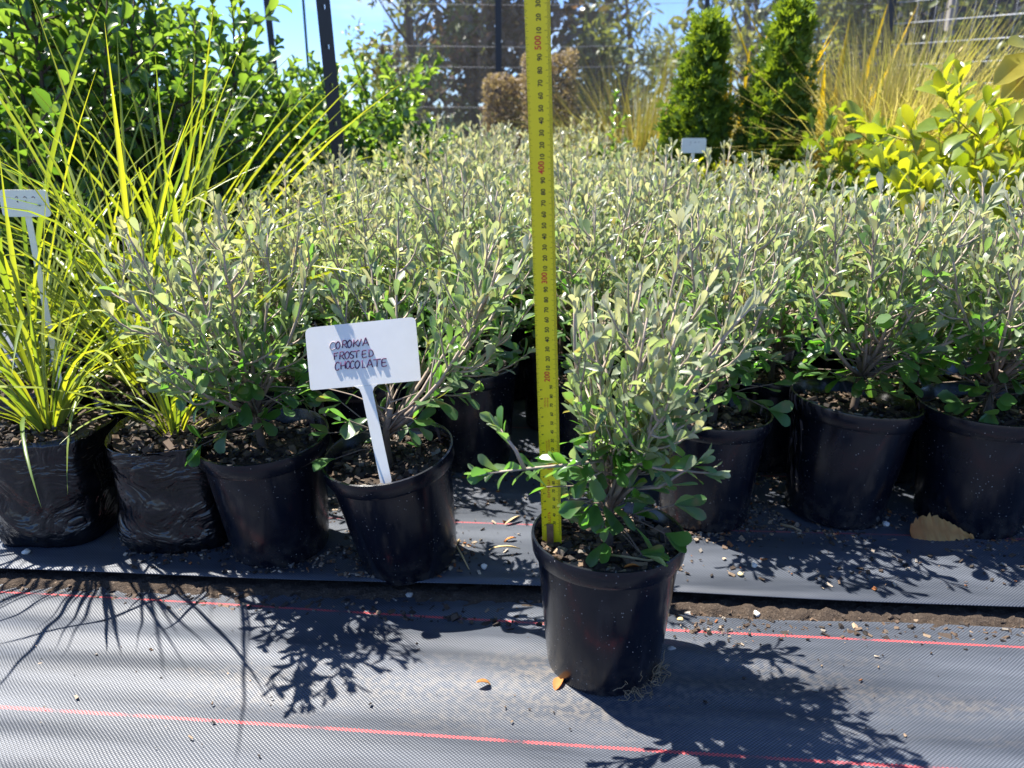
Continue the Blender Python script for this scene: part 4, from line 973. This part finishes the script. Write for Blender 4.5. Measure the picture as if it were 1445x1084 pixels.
tuft('straw_grass', 1215, 2.60, 2200, (.50, .84), .62, straw, 'pale straw-coloured grass clump behind the round-leaved shrub', 'grass clump', 701, (.25, 0), .05)
tuft('straw_grass', 1285, 2.5, 2200, (.50, .84), .75, straw, 'pale straw-coloured grass clump in front of the wire fence', 'grass clump', 702, (.30, 0), .05)
tuft('straw_grass', 1365, 2.5, 900, (.45, .76), .7, straw, 'pale straw grass clump above the lime-yellow shrubs', 'grass clump', 703, (.2, 0), .05)
tuft('olive_grass', 905, 3.20, 620, (.50, .86), .42, olive, 'upright olive tussock grass left of the conifers', 'grass clump', 704, (.05, 0), .05)
tuft('olive_grass', 868, 3.35, 420, (.45, .78), .40, olive, 'upright olive tussock grass right of the brown hedge', 'grass clump', 705, (.02, 0), .05)
tuft('yellow_flax', 1160, 2.95, 24, (.55, .95), .55, flaxs, 'golden yellow flax fanning out behind the right-hand conifer', 'flax', 706, (.12, 0), .05, None, True)
tuft('yellow_flax', 1040, 2.8, 34, (.5, .80), .35, flaxs, 'golden yellow flax showing between the two conifers', 'flax', 707, (0, 0), .05, None, True)
# small sprigs
for px, Y, h, lab, sd_ in ((860, 2.75, .66, 'upright dark green sprig against the olive tussock grass', 531), (838, 2.7, .58, 'small pale green sprig at the back edge of the silver bed', 532),
                           (1030, 2.25, .52, 'bright green ferny shrub between the conifers and the silver bed', 533), (1005, 2.30, .50, 'low bright green shrub under the small white tag', 534)):
    x = on_y(px, 188, Y)[0]; spc = glossy if sd_ == 531 else lime
    bush_thing('green_sprig', (x, Y, Z), lab, 'shrub', None, gen_bush(sd_, spc, h, .05 if sd_ < 533 else .10, 4 if sd_ < 533 else 9, 4, (.028, .045), .016, .004, .15, .3, (.4, .9), (.04, .08)), spc, 0, 'old_stem', 0, 1.0)

# ------------------------------------------------------------------ brown clipped hedge plants
tiny = Species('brown_hedge', [leaf_shape([0, .4, .75, 1], [.05, .28, .24, .03], .2, b) for b in (0, .5)], 6)
def hedge(px0, px1, Y, h, depth, label, seed, n=5200):
    rng = random.Random(seed); x0, x1 = on_y(px0, 188, Y)[0], on_y(px1, 188, Y)[0]; t = empty('clipped_hedge', ((x0+x1)/2, Y+depth/2, Z), label, 'hedge', 'clipped brown hedge plants')
    hw = (x1-x0)/2; lv = []; st = MB()
    for i in range(n):
        p = np.array([rng.uniform(-hw, hw), rng.uniform(-depth/2, depth/2), .15+(h-.15)*rng.random()**.8])
        if rng.random() < .72:                                # most leaves sit on the sheared faces
            f = rng.random()
            if f < .5: p[1] = -depth/2+rng.random()**2*.05
            elif f < .72: p[2] = h-rng.random()**2*.05
            else: p[0] = rng.choice((-1, 1))*(hw-rng.random()**2*.04)
        p += rvec(rng)*.008+np.array([0, 0, .012*math.sin(p[0]*40+seed)]); tn = min(1, max(0, .28+.5*((p[2]/h)**3)+rng.gauss(0, .2)))  # sunlight on the tops painted in as a paler tan
        lv.append((rng.randrange(2), frame(p, rvec(rng)+np.array([0, 0, .5]), rvec(rng), rng.uniform(.010, .020)), tn))
    for i in range(40):
        a = np.array([rng.uniform(-.3, .3)*hw, rng.uniform(-.3, .3)*depth, 0]); b = np.array([rng.uniform(-.95, .95)*hw, rng.uniform(-.48, .48)*depth, h*rng.uniform(.7, 1.0)])
        st.tube(bez(a, (a+b)/2+rvec(rng)*.03, b, 5), [.005, .004, .003, .002, .001], 4)
    obj('stem', st.mesh('stem', 'old_stem'), t); stuff(obj('foliage', tiny.joined('foliage', lv), t))
hedge(682, 748, 3.75, .80, .26, 'brown clipped hedge plant, the lower left one', 801)
hedge(738, 812, 3.60, .885, .26, 'brown clipped hedge plant with top painted as sunlit, the taller one behind the tape', 802)

# ------------------------------------------------------------------ posts, wires, net
def post(px, Y, h, label, w=.034, holes=True, mat='steel_black', group='dark fence posts'):
    x = on_y(px, 188, Y)[0]; mb = MB(); z = 0.0
    if holes:
        while z < h:
            mb.box((0, 0, z+.040), (w, .004, .080)); 
            for s_ in (-1, 1): mb.box((s_*(w/2-.0065), 0, z+.0855), (.013, .0039, .011))
            z += .091
        mb.box((-.004, .0115, h/2), (.004, .019, h))
    else: mb.box((0, 0, h/2), (w, w*.7, h)); mb.box((0, w*.55, h/2), (w*.25, w*.5, h))
    return tag(obj('fence_post', mb.mesh('fence_post', mat, False), None, (x, Y, -.03)), label, 'fence post', group)
post(486, 2.10, 1.35, 'black steel post with a row of holes standing in the glossy bushes').rotation_euler = (0, R(-2.0), 0)
post(206, 2.45, 1.5, 'thin dark post inside the tall glossy bush', .022, False).rotation_euler = (0, R(-1.5), 0)
post(403, 3.30, 1.5, 'thin dark post against the sky left of the holed post', .022, False).rotation_euler = (0, R(-1.5), 0)
post(704, 4.60, 1.9, 'black fence post in front of the large-leaved tree', .034, False)
post(1233, 4.60, 1.9, 'black fence post behind the yellow flax and straw grass', .042, False)
post(985, 4.60, 1.9, 'black fence post behind the tip of the left conifer', .024, False)
post(442, 3.1, 1.3, 'thin green stake rising from the lower glossy bush', .008, False, 'green_stake')
post(474, 3.3, 1.15, 'short green stake just right of the holed black post', .008, False, 'green_stake')
xa, xb, xc = on_y(545, 188, 4.6)[0], on_y(1233, 188, 4.6)[0], 3.35
fn = empty('wire_fence', (xa, 4.62, 0), 'tall wire fence with fine grey netting along the back and right side', 'fence')
bx_ = xb-xa; D = np.array([xc-xb, -1.35])
zs = [.30+.105*i for i in range(13)]
for i, z in enumerate(zs):
    if i in (4, 6, 7, 9): obj('wire', MB().tube([(0, 0, z), (bx_*.3, 0, z-.008), (bx_*.6, 0, z+.004), (bx_, 0, z)], .0011, 4).mesh('wire', 'dull_wire'), fn)
    obj('wire', MB().tube([(bx_, -.01, z), (bx_+D[0]*.5, D[1]*.5-.01, z-.010), (bx_+D[0], D[1]-.01, z)], .0024, 5).mesh('wire', 'wire'), fn)
vw = MB().tube([(0, 0, .25), (0, 0, 1.56)], .0006, 4).mesh('wire', 'wire')
for i in range(20): obj('wire', vw, fn, (bx_+D[0]*(i+.5)/20, D[1]*(i+.5)/20-.014, 0))
nt_ = MB().add([(0, .05, 0), (bx_, .05, 0), (bx_, .05, 1.52), (0, .05, 1.52), (bx_+D[0]+.05, D[1]+.05, 0), (bx_+D[0]+.05, D[1]+.05, 1.62)], [(0, 1, 2, 3), (1, 4, 5, 2)])
obj('net', nt_.mesh('net', 'net', False), fn)
hem = MB(); hem.box((-1.2, .03, 1.455), (bx_*1.25, .006, .035)); obj('hem', hem.mesh('hem', 'hem', False), fn)
gp = MB(); gp.box((bx_+D[0]*.62, D[1]*.62+.12, .75), (.05, .05, 1.5)); obj('wooden_post', gp.mesh('wooden_post', 'grey_post', False), fn)

# ------------------------------------------------------------------ small white tags
def white_tag(px0, px1, py0, py1, Y, label, marks):
    a, b = on_y(px0, py1, Y), on_y(px1, py0, Y); w, h = b[0]-a[0], b[2]-a[2]; t = empty('plant_sign', ((a[0]+b[0])/2, Y, Z), label, 'plant sign')
    pl = []; r_ = h*.14
    for cx_, cz_, a0 in ((w/2-r_, h/2-r_, 0), (-w/2+r_, h/2-r_, 90), (-w/2+r_, -h/2+r_, 180), (w/2-r_, -h/2+r_, 270)):
        pl += [(cx_+r_*math.cos(R(a0+k*22.5)), 0, cz_+r_*math.sin(R(a0+k*22.5))) for k in range(5)]
    n = len(pl); zc = (a[2]+b[2])/2-Z
    mb = MB().add([(x, -.001, z+zc) for x, y, z in pl]+[(x, .001, z+zc) for x, y, z in pl], [tuple(range(n))[::-1], tuple(range(n, 2*n))]+[(i, (i+1) % n, n+(i+1) % n, n+i) for i in range(n)])
    obj('plate', mb.mesh('plate', 'white_plastic', False), t)
    sk = MB().box((.0, .002, (zc-h/2+.02)/2), (w*.13, .0015, zc-h/2+.02)); obj('stake', sk.mesh('stake', 'white_plastic', False), t)
    mk = MB(); rk = random.Random(int(px0))
    for i in range(marks):
        zz = zc+h*(.22-.16*(i//3)); xx = w*(-.15+.17*(i % 3)); mk.tube([(xx-.002*rk.random(), -.0014, zz), (xx+.001, -.0014, zz+.0015), (xx+.0035*rk.random(), -.0014, zz-.001)], .0005, 4)
    obj('handwriting', mk.mesh('handwriting', 'ink'), t)
    return t
white_tag(5, 66, 268, 306, 1.17, 'small white plant tag on a stake among the sedges at the left edge', 5)
white_tag(961, 997, 195, 216, 2.28, 'small white plant tag in front of the left conifer', 4)

# ------------------------------------------------------------------ trees beyond the fence
treeL = Species('tree_leaf', shapes([.012, .10, .17, .20, .19, .14, .08, .01], 3, rg, (.1, .5), (0, .9)), 6)
bigL = Species('russet_leaf', shapes([.012, .14, .22, .25, .24, .18, .10, .01], 3, rg, (.1, .5), (0, .8)), 6)
needle = Species('tree_leaf', shapes([.01, .05, .075, .085, .08, .06, .03, .005], 3, rg, (.1, .4), (0, .6)), 6)
def tree(px, Y, top, crown_r, crown_z0, spc, leaf, clumps, per, label, seed, tone0=.2, stretch=1.0, clump_r=.16, trunk_r=.05):
    rng = random.Random(seed); x = on_y(px, 188, Y)[0]; t = empty('tree', (x, Y, -.03), label, 'tree', 'trees beyond the fence'); st = MB(); lv = []
    tk = [np.array([0, 0, 0.]), np.array([rng.uniform(-.05, .05), 0, top*.35]), np.array([rng.uniform(-.1, .1), 0, top*.65]), np.array([0, 0, top*.93])]
    st.tube(tk, [trunk_r, trunk_r*.8, trunk_r*.5, trunk_r*.15], 8)
    for i in range(clumps):
        z = crown_z0+(top-crown_z0)*rng.random(); f = (z-crown_z0)/(top-crown_z0); rad = crown_r*(math.sin(PI*min(1, .18+.82*f))**.6 if f < 1 else .2)*math.sqrt(rng.uniform(.05, 1))
        az = rng.uniform(0, 6.28); c = np.array([rad*math.cos(az), rad*math.sin(az)*stretch, z]); s = np.array([0, 0, max(.1, z-rad*.7-.05)])
        st.tube(bez(s, (s+c)/2+np.array([0, 0, -.05]), c, 4), [trunk_r*.3, trunk_r*.2, trunk_r*.12, .003], 4, False)
        tc_ = rng.gauss(0, .15)
        for k in range(per):
            p = c+rvec(rng)*clump_r*rng.random()**.6; d = unit(p-c+np.array([0, 0, .1])+rvec(rng)*.5); ln = rng.uniform(*leaf)
            lv.append((rng.randrange(3), frame(p, d, rvec(rng)+np.array([0, 0, .6]), ln), min(1, max(0, tone0+.35*f+tc_+rng.gauss(0, .15)))))
    obj('trunk', st.mesh('trunk', 'bark'), t); stuff(obj('crown', spc.joined('crown', lv), t))
tree(590, 5.6, 2.2, .62, .25, treeL, (.04, .075), 90, 50, 'airy light green tree behind the glossy bushes', 901, .35)
tree(660, 6.0, 2.5, .75, .2, bigL, (.05, .085), 110, 44, 'dark tree with reddish brown top left of the black post', 902, .15, 1, .2)
tree(750, 6.6, 2.4, .62, .5, bigL, (.10, .17), 50, 20, 'large-leaved dark tree right behind the tape measure', 903, .0, 1, .24)
tree(872, 7.0, 1.95, .34, .3, needle, (.07, .13), 42, 34, 'slender grey-green tree standing against the open sky', 904, .5, 1, .15)
tree(835, 5.8, 1.25, .45, .1, treeL, (.05, .09), 46, 34, 'low dark green tree right of the brown hedge', 905, .1)
tree(935, 8.0, 1.45, .35, .2, needle, (.07, .12), 36, 32, 'small grey-green tree left of the left conifer', 906, .5)
tree(1055, 6.4, 2.3, .70, .3, treeL, (.06, .11), 80, 32, 'broad grey-green tree behind the two conifers', 907, .4)
tree(1180, 6.8, 2.3, .66, .3, treeL, (.06, .11), 76, 32, 'dark green tree behind the golden flax', 908, .15)
tree(1295, 6.3, 2.2, .60, .2, treeL, (.06, .11), 70, 34, 'bright green tree right of the rear fence post', 909, .4)
tree(1400, 6.0, 1.7, .40, .5, treeL, (.05, .10), 34, 26, 'sparse tree in front of the dark shade house', 910, .3)
tree(120, 5.5, 1.9, .7, .2, treeL, (.06, .1), 60, 30, 'green tree mostly hidden by the tall glossy bushes', 911, .3)
# far shelter hedge closing the view
hedge_sp = Species('tree_leaf', treeL.shp, 6); rn = random.Random(12); lv = []
for i in range(9000):
    x = rn.uniform(-11, 13); h_ = 1.05+.22*math.sin(x*1.1)+.13*math.sin(x*3.7+1); p = np.array([x, rn.gauss(0, .35), h_*rn.random()**.6])
    lv.append((rn.randrange(3), frame(p, rvec(rn)+np.array([0, 0, .5]), rvec(rn)+np.array([0, 0, .6]), rn.uniform(.12, .24)), min(1, max(0, rn.gauss(.25, .2)))))
t = empty('shelter_hedge', (0, 13, -.03), 'long dark shelter hedge far behind the fence', 'hedge'); stuff(obj('foliage', hedge_sp.joined('foliage', lv), t))
sm_ = MB()
for i in range(24): sm_.tube([(-10.5+i, 0, 0), (-10.4+i, 0, .9)], [.04, .02], 6)
stuff(obj('trunks', sm_.mesh('trunks', 'bark'), t))
# dark shade house at the right
sx0 = on_y(1318, 188, 8.2)[0]
sh = empty('shade_house', (sx0, 8.2, -.03), 'dark shade house wall behind the wire fence at the right', 'building')
pm = MB().box((0, 0, 1.3), (.58, .04, 2.6)).mesh('panel', 'dark_wall', False); fm = MB().box((0, 0, 1.3), (.07, .07, 2.6)).mesh('frame_post', 'grey_post', False)
for i in range(7):
    obj('panel', pm, sh, (.3+.64*i, 0, 0)); obj('frame_post', fm, sh, (-.02+.64*i, -.01, 0))
rfm = MB().box((2.2, 1.5, 2.64), (4.7, 3.2, .08)); obj('roof', rfm.mesh('roof', 'dark_wall', False), sh)
sw_ = MB().box((-.03, 1.55, 1.3), (.05, 3.0, 2.6)); obj('side_wall', sw_.mesh('side_wall', 'dark_wall', False), sh)
